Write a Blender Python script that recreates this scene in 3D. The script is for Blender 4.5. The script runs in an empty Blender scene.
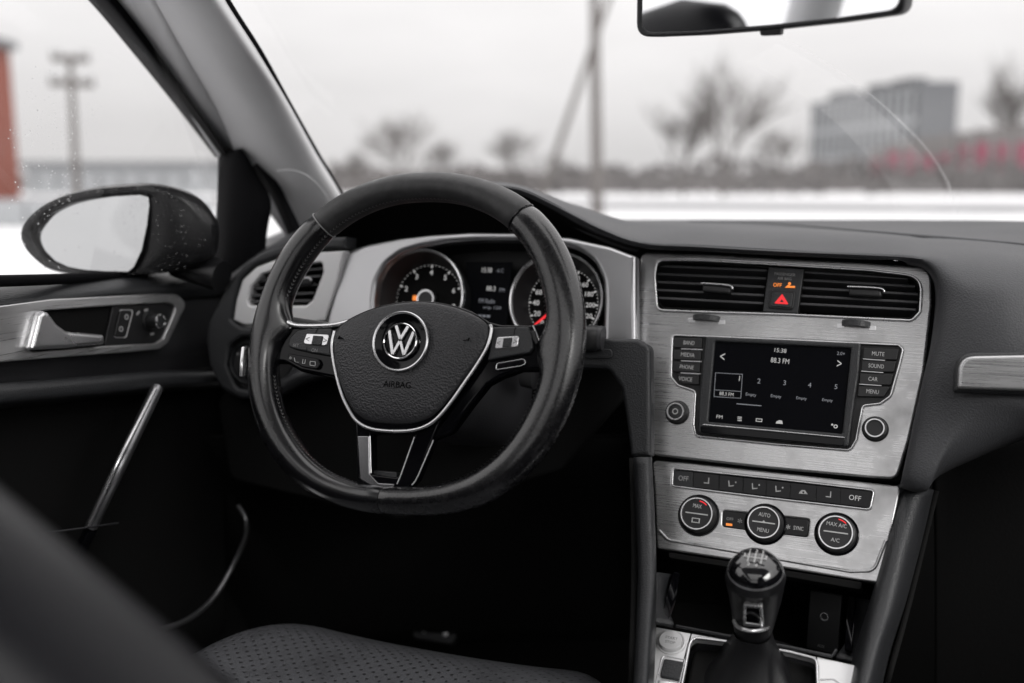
import bpy, bmesh, math, random
from mathutils import Vector, Matrix
from mathutils.bvhtree import BVHTree
random.seed(7)
R_ = math.radians
sc = bpy.context.scene
col = sc.collection

# ------------------------------------------------------------------ camera
CAM = Vector((0.09, 0.0, 1.15)); YAW, PITCH, FPX = 20.0, 9.1, 1000.0
_y, _p = R_(YAW), R_(PITCH)
FW = Vector((-math.sin(_y)*math.cos(_p), math.cos(_y)*math.cos(_p), -math.sin(_p)))
RT = Vector((math.cos(_y), math.sin(_y), 0)); UP = RT.cross(FW)
cam = bpy.data.objects.new('camera', bpy.data.cameras.new('camera')); col.objects.link(cam)
cam.location = CAM; cam.rotation_euler = (R_(90-PITCH), 0, _y)
cam.data.sensor_width = 36; cam.data.lens = 36*FPX/1024
cam.data.clip_start = 0.02; cam.data.clip_end = 3000
cam.data.dof.use_dof = True; cam.data.dof.focus_distance = .99; cam.data.dof.aperture_fstop = 2.3
sc.camera = cam

# ------------------------------------------------------------------ world, sun, exposure
SUN_EL, SUN_AZ = 34.0, 128.0        # overcast: broad soft sun behind the right shoulder
w = bpy.data.worlds.new('World'); sc.world = w; w.use_nodes = True
nt = w.node_tree; nt.nodes.clear()
out = nt.nodes.new('ShaderNodeOutputWorld'); bg = nt.nodes.new('ShaderNodeBackground')
sky = nt.nodes.new('ShaderNodeTexSky'); sky.sky_type = 'NISHITA'; sky.sun_disc = False
sky.sun_elevation = R_(SUN_EL); sky.sun_rotation = R_(SUN_AZ); sky.air_density = 1.0; sky.dust_density = 6.0
hs = nt.nodes.new('ShaderNodeHueSaturation'); hs.inputs['Saturation'].default_value = 0.06
mx = nt.nodes.new('ShaderNodeMixRGB'); mx.inputs['Fac'].default_value = 0.80
mx.inputs['Color2'].default_value = (9.05, 8.85, 8.84, 1)     # the even cloud cover over the sky
nt.links.new(sky.outputs[0], hs.inputs['Color']); nt.links.new(hs.outputs[0], mx.inputs['Color1'])
# overcast luminance: brighter towards the zenith, as a clouded sky is
tcw = nt.nodes.new('ShaderNodeTexCoord'); sx = nt.nodes.new('ShaderNodeSeparateXYZ'); nt.links.new(tcw.outputs['Generated'], sx.inputs[0])
mr = nt.nodes.new('ShaderNodeMapRange'); mr.inputs[1].default_value = 0; mr.inputs[2].default_value = 1; mr.inputs[3].default_value = 1.0; mr.inputs[4].default_value = 2.6
nt.links.new(sx.outputs[2], mr.inputs[0])
ml = nt.nodes.new('ShaderNodeVectorMath'); ml.operation = 'SCALE'; nt.links.new(mx.outputs[0], ml.inputs[0]); nt.links.new(mr.outputs[0], ml.inputs['Scale'])
cn = nt.nodes.new('ShaderNodeTexNoise'); cn.inputs['Scale'].default_value = 2.2; cn.inputs['Detail'].default_value = 5; cn.inputs['Roughness'].default_value = .55
cm = nt.nodes.new('ShaderNodeMapping'); cm.inputs['Scale'].default_value = (1, 1, 4); nt.links.new(tcw.outputs['Generated'], cm.inputs[0]); nt.links.new(cm.outputs[0], cn.inputs['Vector'])
cr_ = nt.nodes.new('ShaderNodeMapRange'); cr_.inputs[1].default_value = .3; cr_.inputs[2].default_value = .7; cr_.inputs[3].default_value = .90; cr_.inputs[4].default_value = 1.07; nt.links.new(cn.outputs[0], cr_.inputs[0])
m3 = nt.nodes.new('ShaderNodeVectorMath'); m3.operation = 'SCALE'; nt.links.new(ml.outputs[0], m3.inputs[0]); nt.links.new(cr_.outputs[0], m3.inputs['Scale'])
nt.links.new(m3.outputs[0], bg.inputs['Color']); bg.inputs['Strength'].default_value = 0.10
nt.links.new(bg.outputs[0], out.inputs[0])
sl = bpy.data.lights.new('sun', 'SUN'); sl.energy = 1.5; sl.angle = R_(28); sl.color = (1, .985, .96)
sun = bpy.data.objects.new('sun', sl); col.objects.link(sun)
_a = R_(SUN_AZ); _e = R_(SUN_EL)
sd = Vector((math.sin(_a)*math.cos(_e), math.cos(_a)*math.cos(_e), math.sin(_e)))
sun.rotation_euler = sd.to_track_quat('Z', 'Y').to_euler(); sun.location = sd*30
vs = sc.view_settings; vs.view_transform = 'Standard'; vs.look = 'None'; vs.gamma = 1; vs.use_curve_mapping = False
vs.exposure = 0.04
sc.render.engine = 'CYCLES'
sc.cycles.use_denoising = True; sc.cycles.max_bounces = 10; sc.cycles.transparent_max_bounces = 12
sc.cycles.caustics_reflective = False; sc.cycles.caustics_refractive = False
sc.cycles.sample_clamp_indirect = 8

# ------------------------------------------------------------------ placing helpers
def ray(x, y): return FW + RT*((x-512)/FPX) + UP*((341.5-y)/FPX)
def at(x, y, D): return CAM + ray(x, y)*D
def atY(x, y, Y):
    d = ray(x, y); return CAM + d*((Y-CAM.y)/d.y)
def atX(x, y, X):
    d = ray(x, y); return CAM + d*((X-CAM.x)/d.x)
def atZ(x, y, Z):
    d = ray(x, y); return CAM + d*((Z-CAM.z)/d.z)

class Plane:
    """a real plane of the car: az turns its face sideways, tilt leans it back"""
    def __init__(s, P, az=0, tilt=0):
        a, t = R_(az), R_(tilt)
        s.O = P.copy()
        s.n = Vector((math.sin(a)*math.cos(t), -math.cos(a)*math.cos(t), math.sin(t)))
        s.u = Vector((math.cos(a), math.sin(a), 0)); s.v = s.n.cross(s.u)
        s.M = Matrix(((s.u.x, s.v.x, s.n.x, P.x), (s.u.y, s.v.y, s.n.y, P.y), (s.u.z, s.v.z, s.n.z, P.z), (0, 0, 0, 1)))
    def q(s, x, y, w=0.0):
        d = ray(x, y); k = ((s.O + s.n*w - CAM).dot(s.n))/d.dot(s.n)
        r = CAM + d*k - s.O
        return (r.dot(s.u), r.dot(s.v))
    def P3(s, u, v, w=0.0): return s.O + s.u*u + s.v*v + s.n*w
    def px(s, x, y, w=0.0): return s.P3(*s.q(x, y, w), w)
    def size(s, x, y, w=0.0, npx=1.0):
        a = s.px(x-.5, y, w); b = s.px(x+.5, y, w); return (b-a).length*npx

# ------------------------------------------------------------------ object helpers
WM = {}
def tag(o, label=None, cat=None, group=None, kind=None):
    if label: o['label'] = label
    if cat: o['category'] = cat
    if group: o['group'] = group
    if kind: o['kind'] = kind
    return o
def adopt(o, parent, M=None):
    M = M or Matrix.Identity(4)
    o.matrix_world = M; WM[o.name] = M.copy()
    if parent is not None:
        o.parent = parent; o.matrix_parent_inverse = WM[parent.name].inverted()
        o.matrix_basis = M
    return o
def thing(name, label, cat, P=Vector((0, 0, 0)), group=None):
    o = bpy.data.objects.new(name, None); col.objects.link(o); o.empty_display_size = .05
    adopt(o, None, Matrix.Translation(P)); o.location = P
    return tag(o, label, cat, group)
def link(name, me, mat, parent=None, M=None, smooth=True, ang=40):
    if mat is not None:
        me.materials.clear(); me.materials.append(mat)
    if smooth:
        for p in me.polygons: p.use_smooth = True
        try: me.set_sharp_from_angle(angle=R_(ang))
        except Exception: pass
    o = bpy.data.objects.new(name, me); col.objects.link(o)
    return adopt(o, parent, M)
def from_bm(name, bm, mat, parent=None, M=None, smooth=True, ang=40, fix=True):
    if fix: bmesh.ops.recalc_face_normals(bm, faces=bm.faces)
    me = bpy.data.meshes.new(name); bm.to_mesh(me); bm.free()
    return link(name, me, mat, parent, M, smooth, ang)

def rnd(pts, r=3.0, seg=6):
    """round the corners of a polygon: points (x, y) or (x, y, radius)"""
    n = len(pts); res = []
    for i in range(n):
        p = Vector(pts[i][:2]); a = Vector(pts[i-1][:2]); b = Vector(pts[(i+1) % n][:2])
        rr = pts[i][2] if len(pts[i]) > 2 else r
        va, vb = (a-p), (b-p); la, lb = va.length, vb.length
        if rr <= 0 or la < 1e-9 or lb < 1e-9: res.append(tuple(p)); continue
        va /= la; vb /= lb
        ang = va.angle(vb, math.pi)
        if ang > math.pi-.02: res.append(tuple(p)); continue
        t = min(rr/math.tan(ang/2), la*.48, lb*.48)
        p0, p1 = p+va*t, p+vb*t
        for k in range(seg+1):
            s = k/seg
            q = p0*(1-s)**2 + p*2*s*(1-s) + p1*s**2
            res.append((q.x, q.y))
    return res
def crom(p0, p1, p2, p3, t):
    return p1*.5*2 + (p2-p0)*(.5*t) + (p0*2-p1*5+p2*4-p3)*(.5*t*t) + (p1*3-p0-p2*3+p3)*(.5*t**3)
def smooth_line(pts, sub=6, closed=False):
    V = [Vector(p) for p in pts]; n = len(V); res = []
    for i in range(n if closed else n-1):
        g = (lambda k: V[k % n]) if closed else (lambda k: V[max(0, min(n-1, k))])
        for s in range(sub): res.append(crom(g(i-1), g(i), g(i+1), g(i+2), s/sub))
    if not closed: res.append(V[-1])
    return res
def cr2(pts, sub=6): return [tuple(p)[:2] for p in smooth_line([(p[0], p[1], 0) for p in pts], sub, True)]
def circ(cx, cy, rx, ry=None, n=40, a0=0, a1=360):
    ry = ry or rx
    full = abs(a1-a0) >= 360
    m = n if full else n+1
    return [(cx+rx*math.cos(R_(a0+(a1-a0)*k/n)), cy+ry*math.sin(R_(a0+(a1-a0)*k/n))) for k in range(m)]

_tmp = 0
def curve_mesh(splines, ext, bev, seg=2):
    cu = bpy.data.curves.new('tmp', 'CURVE'); cu.dimensions = '2D'; cu.fill_mode = 'BOTH'
    cu.extrude = max(0, ext-bev); cu.bevel_depth = bev; cu.bevel_resolution = seg; cu.offset = -bev
    for pts in splines:
        s = cu.splines.new('POLY'); s.points.add(len(pts)-1); s.use_cyclic_u = True
        for i, p in enumerate(pts): s.points[i].co = (p[0], p[1], 0, 1)
    o = bpy.data.objects.new('tmp', cu); col.objects.link(o)
    me = bpy.data.meshes.new_from_object(o.evaluated_get(bpy.context.evaluated_depsgraph_get()))
    bpy.data.objects.remove(o); bpy.data.curves.remove(cu)
    return me
def slab(name, pl, px, w0, w1, mat, parent=None, holes=(), bev=.0008, seg=2, local=False, wq=None):
    """a plate of real thickness lying on plane pl, outline given on the plane"""
    wq = w1 if wq is None else wq
    f = (lambda L: [p[:2] for p in L]) if local else (lambda L: [pl.q(p[0], p[1], wq) for p in L])
    me = curve_mesh([f(px)] + [f(h) for h in holes], (w1-w0)/2, min(bev, (w1-w0)/2*.98), seg)
    for v in me.vertices: v.co.z += (w0+w1)/2
    return link(name, me, mat, parent, pl.M, ang=35)
def text(name, s, pl, x, y, hpx, w, mat, parent=None, wpx=None, ext=.00015, rot=0, shear=0):
    """raised lettering on plane pl, centred on its spot"""
    cu = bpy.data.curves.new('tmp', 'FONT'); cu.body = s; cu.extrude = ext; cu.resolution_u = 3; cu.offset = 0.0
    o = bpy.data.objects.new('tmp', cu); col.objects.link(o)
    me = bpy.data.meshes.new_from_object(o.evaluated_get(bpy.context.evaluated_depsgraph_get()))
    bpy.data.objects.remove(o); bpy.data.curves.remove(cu)
    xs = [v.co.x for v in me.vertices]; ys = [v.co.y for v in me.vertices]
    cx, cy = (min(xs)+max(xs))/2, (min(ys)+max(ys))/2
    k = pl.size(x, y, w); ky = k*hpx/(max(ys)-min(ys)); kx = k*wpx/(max(xs)-min(xs)) if wpx else ky
    c, sn = math.cos(R_(rot)), math.sin(R_(rot)); u0, v0 = pl.q(x, y, w)
    for v in me.vertices:
        a, b = (v.co.x-cx)*kx, (v.co.y-cy)*ky; a += shear*b
        v.co = (u0+a*c-b*sn, v0+a*sn+b*c, w + (v.co.z+ext)*1.0)
    return link(name, me, mat, parent, pl.M, smooth=False)
def lathe(name, pl, u0, v0, prof, mat, parent=None, n=48, sx=1, sy=1):
    """turned part: profile of (radius, height) round the plane's normal"""
    bm = bmesh.new(); rings = []
    for r, h in prof:
        if r < 1e-7: rings.append([bm.verts.new((u0, v0, h))]); continue
        rings.append([bm.verts.new((u0+sx*r*math.cos(2*math.pi*k/n), v0+sy*r*math.sin(2*math.pi*k/n), h)) for k in range(n)])
    for a, b in zip(rings, rings[1:]):
        for k in range(n):
            k2 = (k+1) % n
            if len(a) == 1 and len(b) == 1: continue
            if len(a) == 1: bm.faces.new((a[0], b[k], b[k2]))
            elif len(b) == 1: bm.faces.new((a[k], a[k2], b[0]))
            else: bm.faces.new((a[k], a[k2], b[k2], b[k]))
    return from_bm(name, bm, mat, parent, pl.M, ang=38)
def tube(name, pts, r, mat, parent=None, closed=False, n=12, cap=True, sub=0, ry=None, upv=None):
    P = [Vector(p) for p in pts]
    if sub: P = smooth_line(P, sub, closed)
    m = len(P); bm = bmesh.new(); rings = []
    prev = None
    for i in range(m):
        t = (P[(i+1) % m]-P[i-1]) if closed else (P[min(i+1, m-1)]-P[max(i-1, 0)])
        t.normalize()
        if upv is not None: b = upv
        elif prev is None: b = Vector((0, 0, 1)) if abs(t.z) < .9 else Vector((0, 1, 0))
        else: b = prev
        a = t.cross(b).normalized(); b = a.cross(t).normalized(); prev = b
        rr = r(i/(m-1 if not closed else m)) if callable(r) else r
        r2 = rr*(ry if ry else 1)
        rings.append([bm.verts.new(P[i] + a*(rr*math.cos(2*math.pi*k/n)) + b*(r2*math.sin(2*math.pi*k/n))) for k in range(n)])
    for i in range(m if closed else m-1):
        A, B = rings[i], rings[(i+1) % m]
        for k in range(n): bm.faces.new((A[k], A[(k+1) % n], B[(k+1) % n], B[k]))
    if not closed and cap:
        bm.faces.new(rings[0]); bm.faces.new(rings[-1])
    return from_bm(name, bm, mat, parent, ang=50)
def patch(name, rows, mat, parent=None, sub=(6, 6), thick=.004, ang=60):
    """a moulded skin through a grid of 3-D points, with real thickness behind"""
    g = [smooth_line(r, sub[1]) for r in rows]
    cols = [smooth_line([g[i][j] for i in range(len(g))], sub[0]) for j in range(len(g[0]))]
    nr, nc = len(cols[0]), len(cols); bm = bmesh.new()
    V = [[bm.verts.new(cols[j][i]) for j in range(nc)] for i in range(nr)]
    for i in range(nr-1):
        for j in range(nc-1):
            try: bm.faces.new((V[i][j], V[i+1][j], V[i+1][j+1], V[i][j+1]))
            except ValueError: pass
    bm.normal_update()
    s = Vector((0, 0, 0))
    for f in bm.faces: s += f.normal*f.calc_area()*(1 if f.normal.dot(CAM-f.calc_center_median()) > 0 else -1)
    tot = sum(f.normal.dot((CAM-f.calc_center_median()).normalized())*f.calc_area() for f in bm.faces)
    if tot < 0: bmesh.ops.reverse_faces(bm, faces=bm.faces)
    o = from_bm(name, bm, mat, parent, ang=ang, fix=False)
    if thick:
        m = o.modifiers.new('thickness', 'SOLIDIFY'); m.thickness = thick; m.offset = -1; m.use_rim = True
    return o
def box(bm, c, s, M=None, bev=0):
    r = bmesh.ops.create_cube(bm, size=1.0)
    for v in r['verts']:
        v.co = Vector((v.co.x*s[0]+c[0], v.co.y*s[1]+c[1], v.co.z*s[2]+c[2]))
        if M is not None: v.co = M @ v.co
    if bev: bmesh.ops.bevel(bm, geom=list({e for v in r['verts'] for e in v.link_edges}), offset=bev, segments=3, affect='EDGES', profile=.6)
def boxo(name, c, s, mat, parent=None, M=None, bev=.001):
    bm = bmesh.new(); box(bm, c, s, None, bev); return from_bm(name, bm, mat, parent, M)
def copy_tree(o, parent=None, M=None):
    c = o.copy(); col.objects.link(c); WM[c.name] = WM[o.name].copy()
    if parent is not None: c.parent = parent
    for ch in list(o.children): copy_tree(ch, c)
    return c

# ------------------------------------------------------------------ materials
def mat(name, base, rough=.5, metal=0., coat=0., spec=.5, emit=None, es=0., bump=None, var=None, coat_r=.05, aniso=0):
    """bump = (kind, scale, strength, distance); var = (scale, amount) slow change of tone and gloss"""
    m = bpy.data.materials.new(name); m.use_nodes = True; t = m.node_tree; N, L = t.nodes, t.links
    b = N['Principled BSDF']
    b.inputs['Base Color'].default_value = (*base, 1); b.inputs['Roughness'].default_value = rough
    b.inputs['Metallic'].default_value = metal; b.inputs['Coat Weight'].default_value = coat
    b.inputs['Coat Roughness'].default_value = coat_r; b.inputs['Specular IOR Level'].default_value = spec
    if aniso: b.inputs['Anisotropic'].default_value = aniso
    if emit: b.inputs['Emission Color'].default_value = (*emit, 1); b.inputs['Emission Strength'].default_value = es
    tc = N.new('ShaderNodeTexCoord')
    if var:
        n = N.new('ShaderNodeTexNoise'); n.inputs['Scale'].default_value = var[0]; n.inputs['Detail'].default_value = 5
        L.new(tc.outputs['Object'], n.inputs['Vector'])
        r = N.new('ShaderNodeMapRange'); r.inputs[3].default_value = rough-var[1]; r.inputs[4].default_value = rough+var[1]
        r.inputs[1].default_value = .3; r.inputs[2].default_value = .7
        L.new(n.outputs[0], r.inputs[0]); L.new(r.outputs[0], b.inputs['Roughness'])
        x = N.new('ShaderNodeMixRGB'); x.inputs[1].default_value = (*[c*(1-var[1]) for c in base], 1); x.inputs[2].default_value = (*[min(1, c*(1+var[1])) for c in base], 1)
        L.new(n.outputs[0], x.inputs[0]); L.new(x.outputs[0], b.inputs['Base Color'])
    if bump:
        kind, s, st, dist = bump
        bp = N.new('ShaderNodeBump'); bp.inputs['Strength'].default_value = st; bp.inputs['Distance'].default_value = dist
        if kind == 'leather':
            v = N.new('ShaderNodeTexVoronoi'); v.feature = 'F1'; v.inputs['Scale'].default_value = s; v.inputs['Randomness'].default_value = 1
            n2 = N.new('ShaderNodeTexNoise'); n2.inputs['Scale'].default_value = s*.9; n2.inputs['Detail'].default_value = 3
            a = N.new('ShaderNodeMath'); a.operation = 'MULTIPLY_ADD'; a.inputs[1].default_value = .35
            L.new(tc.outputs['Object'], v.inputs['Vector']); L.new(tc.outputs['Object'], n2.inputs['Vector'])
            L.new(n2.outputs[0], a.inputs[0]); L.new(v.outputs['Distance'], a.inputs[2]); h = a.outputs[0]
        elif kind == 'noise':
            n2 = N.new('ShaderNodeTexNoise'); n2.inputs['Scale'].default_value = s; n2.inputs['Detail'].default_value = 4
            L.new(tc.outputs['Object'], n2.inputs['Vector']); h = n2.outputs[0]
        elif kind == 'perf':     # punched holes of perforated leather in a staggered grid
            sep = N.new('ShaderNodeSeparateXYZ'); L.new(tc.outputs['Object'], sep.inputs[0])
            def M_(op, a, b_=None):
                q = N.new('ShaderNodeMath'); q.operation = op
                for i, k in enumerate((a, b_)):
                    if k is None: continue
                    if isinstance(k, (int, float)): q.inputs[i].default_value = k
                    else: L.new(k, q.inputs[i])
                return q.outputs[0]
            X, Y = M_('MULTIPLY', sep.outputs[0], s), M_('MULTIPLY', sep.outputs[1], s)
            def dots(X, Y):
                fx = M_('SUBTRACT', M_('FRACT', X), .5); fy = M_('SUBTRACT', M_('FRACT', Y), .5)
                return M_('SQRT', M_('ADD', M_('MULTIPLY', fx, fx), M_('MULTIPLY', fy, fy)))
            d = M_('MINIMUM', dots(X, Y), dots(M_('ADD', X, .5), M_('ADD', Y, .5)))
            mr = N.new('ShaderNodeMapRange'); mr.inputs[1].default_value = .07; mr.inputs[2].default_value = .14; L.new(d, mr.inputs[0])
            x = N.new('ShaderNodeMixRGB'); x.inputs[1].default_value = (.004, .004, .004, 1); x.inputs[2].default_value = (*base, 1)
            L.new(mr.outputs[0], x.inputs[0]); L.new(x.outputs[0], b.inputs['Base Color'])
            v = N.new('ShaderNodeTexVoronoi'); v.inputs['Scale'].default_value = 500; L.new(tc.outputs['Object'], v.inputs['Vector'])
            h = M_('ADD', mr.outputs[0], M_('MULTIPLY', v.outputs['Distance'], .25))
        L.new(h, bp.inputs['Height']); L.new(bp.outputs[0], b.inputs['Normal'])
    return m
def brushed(name, base, rough=.34, str_=.09, su=9, sv=900, metal=.85):
    m = mat(name, base, rough, metal, aniso=.5); t = m.node_tree; N, L = t.nodes, t.links; b = N['Principled BSDF']
    tc = N.new('ShaderNodeTexCoord'); mp = N.new('ShaderNodeMapping'); mp.inputs['Scale'].default_value = (su, sv, sv)
    n = N.new('ShaderNodeTexNoise'); n.inputs['Scale'].default_value = 1; n.inputs['Detail'].default_value = 6; n.inputs['Roughness'].default_value = .7
    L.new(tc.outputs['Object'], mp.inputs[0]); L.new(mp.outputs[0], n.inputs['Vector'])
    x = N.new('ShaderNodeMixRGB'); x.inputs[1].default_value = (*[c*(1-str_*2) for c in base], 1); x.inputs[2].default_value = (*[min(1, c*(1+str_*2)) for c in base], 1)
    L.new(n.outputs[0], x.inputs[0]); L.new(x.outputs[0], b.inputs['Base Color'])
    r = N.new('ShaderNodeMapRange'); r.inputs[3].default_value = rough-.14; r.inputs[4].default_value = rough+.18
    r.inputs[1].default_value = .3; r.inputs[2].default_value = .7
    L.new(n.outputs[0], r.inputs[0]); L.new(r.outputs[0], b.inputs['Roughness'])
    bp = N.new('ShaderNodeBump'); bp.inputs['Strength'].default_value = .25; bp.inputs['Distance'].default_value = .00015
    L.new(n.outputs[0], bp.inputs['Height']); L.new(bp.outputs[0], b.inputs['Normal'])
    return m
def glass(name, tint=(1, 1, 1), film=0.0, ior=1.45):
    m = bpy.data.materials.new(name); m.use_nodes = True; t = m.node_tree; N, L = t.nodes, t.links; N.clear()
    o = N.new('ShaderNodeOutputMaterial'); tr = N.new('ShaderNodeBsdfTransparent'); tr.inputs[0].default_value = (*tint, 1)
    gl = N.new('ShaderNodeBsdfGlossy'); gl.inputs['Roughness'].default_value = .02; fr = N.new('ShaderNodeFresnel'); fr.inputs['IOR'].default_value = ior
    mx = N.new('ShaderNodeMixShader'); L.new(fr.outputs[0], mx.inputs[0]); L.new(tr.outputs[0], mx.inputs[1]); L.new(gl.outputs[0], mx.inputs[2])
    if film:
        d = N.new('ShaderNodeBsdfTranslucent'); d.inputs[0].default_value = (.9, .9, .9, 1); m2 = N.new('ShaderNodeMixShader')
        tc = N.new('ShaderNodeTexCoord'); n = N.new('ShaderNodeTexNoise'); n.inputs['Scale'].default_value = 9; n.inputs['Detail'].default_value = 6
        L.new(tc.outputs['Object'], n.inputs['Vector']); r = N.new('ShaderNodeMapRange'); r.inputs[1].default_value = .3; r.inputs[2].default_value = .7
        r.inputs[3].default_value = film*.4; r.inputs[4].default_value = film*1.6; L.new(n.outputs[0], r.inputs[0]); L.new(r.outputs[0], m2.inputs[0])
        L.new(mx.outputs[0], m2.inputs[1]); L.new(d.outputs[0], m2.inputs[2]); mx = m2
    L.new(mx.outputs[0], o.inputs[0]); return m

M = {}
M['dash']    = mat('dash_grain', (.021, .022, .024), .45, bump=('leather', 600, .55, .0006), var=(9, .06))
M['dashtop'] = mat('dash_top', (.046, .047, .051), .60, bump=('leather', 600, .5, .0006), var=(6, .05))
M['black']   = mat('black_plastic', (.012, .012, .013), .46, bump=('noise', 900, .12, .0003), var=(14, .06))
M['soft']    = mat('soft_black', (.028, .028, .031), .55, bump=('leather', 520, .3, .0005), var=(10, .1))
M['slat']    = mat('vent_slat', (.045, .045, .048), .38)
M['void']    = mat('lining_and_shade_black', (.004, .004, .004), .85, spec=.2, bump=('noise', 300, .3, .0008))  # near black: puts the shade of footwell and recesses into the colour
M['carpet']  = mat('carpet', (.028, .028, .029), .95, bump=('noise', 700, .8, .003))
M['gloss']   = mat('piano_black', (.003, .003, .004), .09, spec=.2)
M['chrome']  = mat('chrome', (.86, .86, .87), .10, 1.0)
M['surround'] = mat('cluster_silver', (.42, .42, .43), .32, .95, var=(12, .05))
M['knob']    = mat('knob_gloss', (.004, .004, .005), .05, coat=1.0, coat_r=.02)
M['conc3']   = mat('dark_grey_facade', (.10, .103, .11), .8, var=(.2, .12))
M['mirror2'] = mat('door_mirror_silver', (.66, .67, .68), .03, 1.0)
M['satin']   = mat('satin_silver', (.74, .74, .75), .28, .9, var=(30, .05))
M['silverp'] = mat('silver_paint', (.74, .74, .745), .40, .4, bump=('noise', 1500, .06, .0002))
M['brush']   = brushed('brushed_aluminium', (.55, .55, .555), rough=.28)
M['brushv']  = brushed('brushed_aluminium_door', (.66, .66, .665), su=9, sv=700)
M['leather'] = mat('wheel_leather', (.005, .005, .006), .26, coat=.6, coat_r=.16, bump=('leather', 800, .2, .0003), var=(22, .08))
M['worn']    = mat('worn_leather', (.034, .034, .035), .42, bump=('noise', 420, .22, .0008), var=(60, .12))
M['airbag']  = mat('airbag_grain', (.028, .028, .031), .40, bump=('leather', 520, .7, .0008))
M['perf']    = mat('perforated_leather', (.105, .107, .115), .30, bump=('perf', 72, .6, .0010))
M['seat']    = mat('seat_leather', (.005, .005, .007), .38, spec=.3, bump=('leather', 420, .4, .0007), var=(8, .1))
M['fabric']  = mat('pillar_fabric', (.62, .62, .63), .9, bump=('noise', 1300, .3, .0006), var=(40, .04))
M['roof']    = mat('roof_lining', (.55, .55, .55), .95, bump=('noise', 900, .4, .0008))
M['rubber']  = mat('rubber', (.004, .004, .005), .8, spec=.12)
M['mirror']  = mat('mirror_silver', (.80, .81, .82), .015, 1.0)
M['housing'] = mat('mirror_paint', (.012, .012, .013), .3, spec=.4)
M['ink']     = mat('white_print', (.50, .50, .50), .5)
M['inkk']    = mat('key_print', (.36, .36, .36), .5)
M['inkd']    = mat('grey_print', (.25, .25, .25), .5)
M['dent']    = mat('pressed_letter', (.002, .002, .002), .9, spec=.05)
M['boot']    = mat('gaiter_leather', (.006, .006, .007), .48, spec=.35, bump=('leather', 700, .3, .0004))
M['bar']     = mat('pull_bar_silver', (.30, .30, .31), .34, .9)
M['gleam']   = mat('spoke_gleam', (.34, .34, .35), .2, .9)  # grey metal tone of the reflection painted on the lower spoke
M['lit']     = mat('lit_white', (.1, .1, .1), .5, emit=(1, .98, .97), es=.38)
M['litd']    = mat('lit_grey', (.1, .1, .1), .5, emit=(.85, .88, 1), es=.16)
M['lito']    = mat('lit_orange', (.1, .05, .02), .5, emit=(1, .27, .04), es=1.0)
M['litr']    = mat('lit_red', (.1, .01, .01), .5, emit=(1, .03, .04), es=.85)
M['screen']  = mat('screen_glass', (.001, .001, .002), .4, spec=.04, emit=(.6, .65, .75), es=.002)
M['wind']    = glass('windshield_glass', (.97, .97, .97), film=.03)
M['side']    = glass('side_glass', (.94, .94, .94), film=.02)
M['drop']    = mat('water_drop', (.9, .9, .9), .02, spec=1); M['drop'].node_tree.nodes['Principled BSDF'].inputs['Transmission Weight'].default_value = 1; M['drop'].node_tree.nodes['Principled BSDF'].inputs['IOR'].default_value = 1.33
M['snow']    = mat('snow', (.70, .70, .71), .9, bump=('noise', .6, .3, .1), var=(.13, .12))
M['slush']   = mat('slushy_road', (.27, .27, .28), .7, var=(.3, .15))
M['brick']   = mat('orange_red_cladding', (.22, .062, .04), .8, var=(.6, .25))
M['wood']    = mat('pole_wood', (.10, .09, .085), .85, var=(4, .2))
M['bark']    = mat('bark', (.085, .075, .07), .9, var=(3, .2))
M['conc']    = mat('pale_concrete', (.30, .31, .32), .8, var=(.3, .08))
M['conc2']   = mat('mid_grey_cladding', (.17, .175, .18), .8, var=(.2, .1))
M['pane']    = mat('office_pane', (.06, .065, .07), .15)
M['pink']    = mat('pink_panel', (.20, .04, .07), .8, var=(.5, .4))
M['hedge']   = mat('bare_hedge', (.13, .12, .118), .95, var=(1, .3))

def scuff(m, c2, scale, lo, hi, r2=None, stretch=(1, 1, 1)):
    """worn or dusty patches with a shape of their own"""
    t = m.node_tree; N, L = t.nodes, t.links; b = N['Principled BSDF']; tc = N.new('ShaderNodeTexCoord'); mp = N.new('ShaderNodeMapping'); mp.inputs['Scale'].default_value = stretch
    n = N.new('ShaderNodeTexNoise'); n.inputs['Scale'].default_value = scale; n.inputs['Detail'].default_value = 8; n.inputs['Roughness'].default_value = .68
    L.new(tc.outputs['Object'], mp.inputs[0]); L.new(mp.outputs[0], n.inputs['Vector'])
    r = N.new('ShaderNodeMapRange'); r.inputs[1].default_value = lo; r.inputs[2].default_value = hi; L.new(n.outputs[0], r.inputs[0])
    for sock, val in (('Base Color', (*c2, 1)), ('Roughness', r2)):
        if val is None: continue
        i = b.inputs[sock]; x = N.new('ShaderNodeMixRGB'); L.new(r.outputs[0], x.inputs[0])
        if i.links: L.new(i.links[0].from_socket, x.inputs[1])
        else: x.inputs[1].default_value = i.default_value if sock == 'Base Color' else (i.default_value,)*3+(1,)
        x.inputs[2].default_value = val if sock == 'Base Color' else (val,)*3+(1,)
        L.new(x.outputs[0], i)
M['scuffed'] = mat('scuffed_leather', (.006, .006, .007), .26, coat=.55, coat_r=.17, bump=('noise', 500, .25, .0006))
scuff(M['scuffed'], (.016, .016, .017), 150, .50, .80, .42)
scuff(M['worn'], (.060, .060, .061), 90, .45, .75, .62)
scuff(M['dashtop'], (.12, .12, .12), 220, .66, .76, .8)
scuff(M['brush'], (.40, .40, .40), 14, .5, .8, .5)
scuff(M['gloss'], (.02, .02, .02), 160, .66, .74, .4)
scuff(M['perf'], (.045, .046, .05), 18, .5, .75, .5)
V3 = Vector
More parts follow.
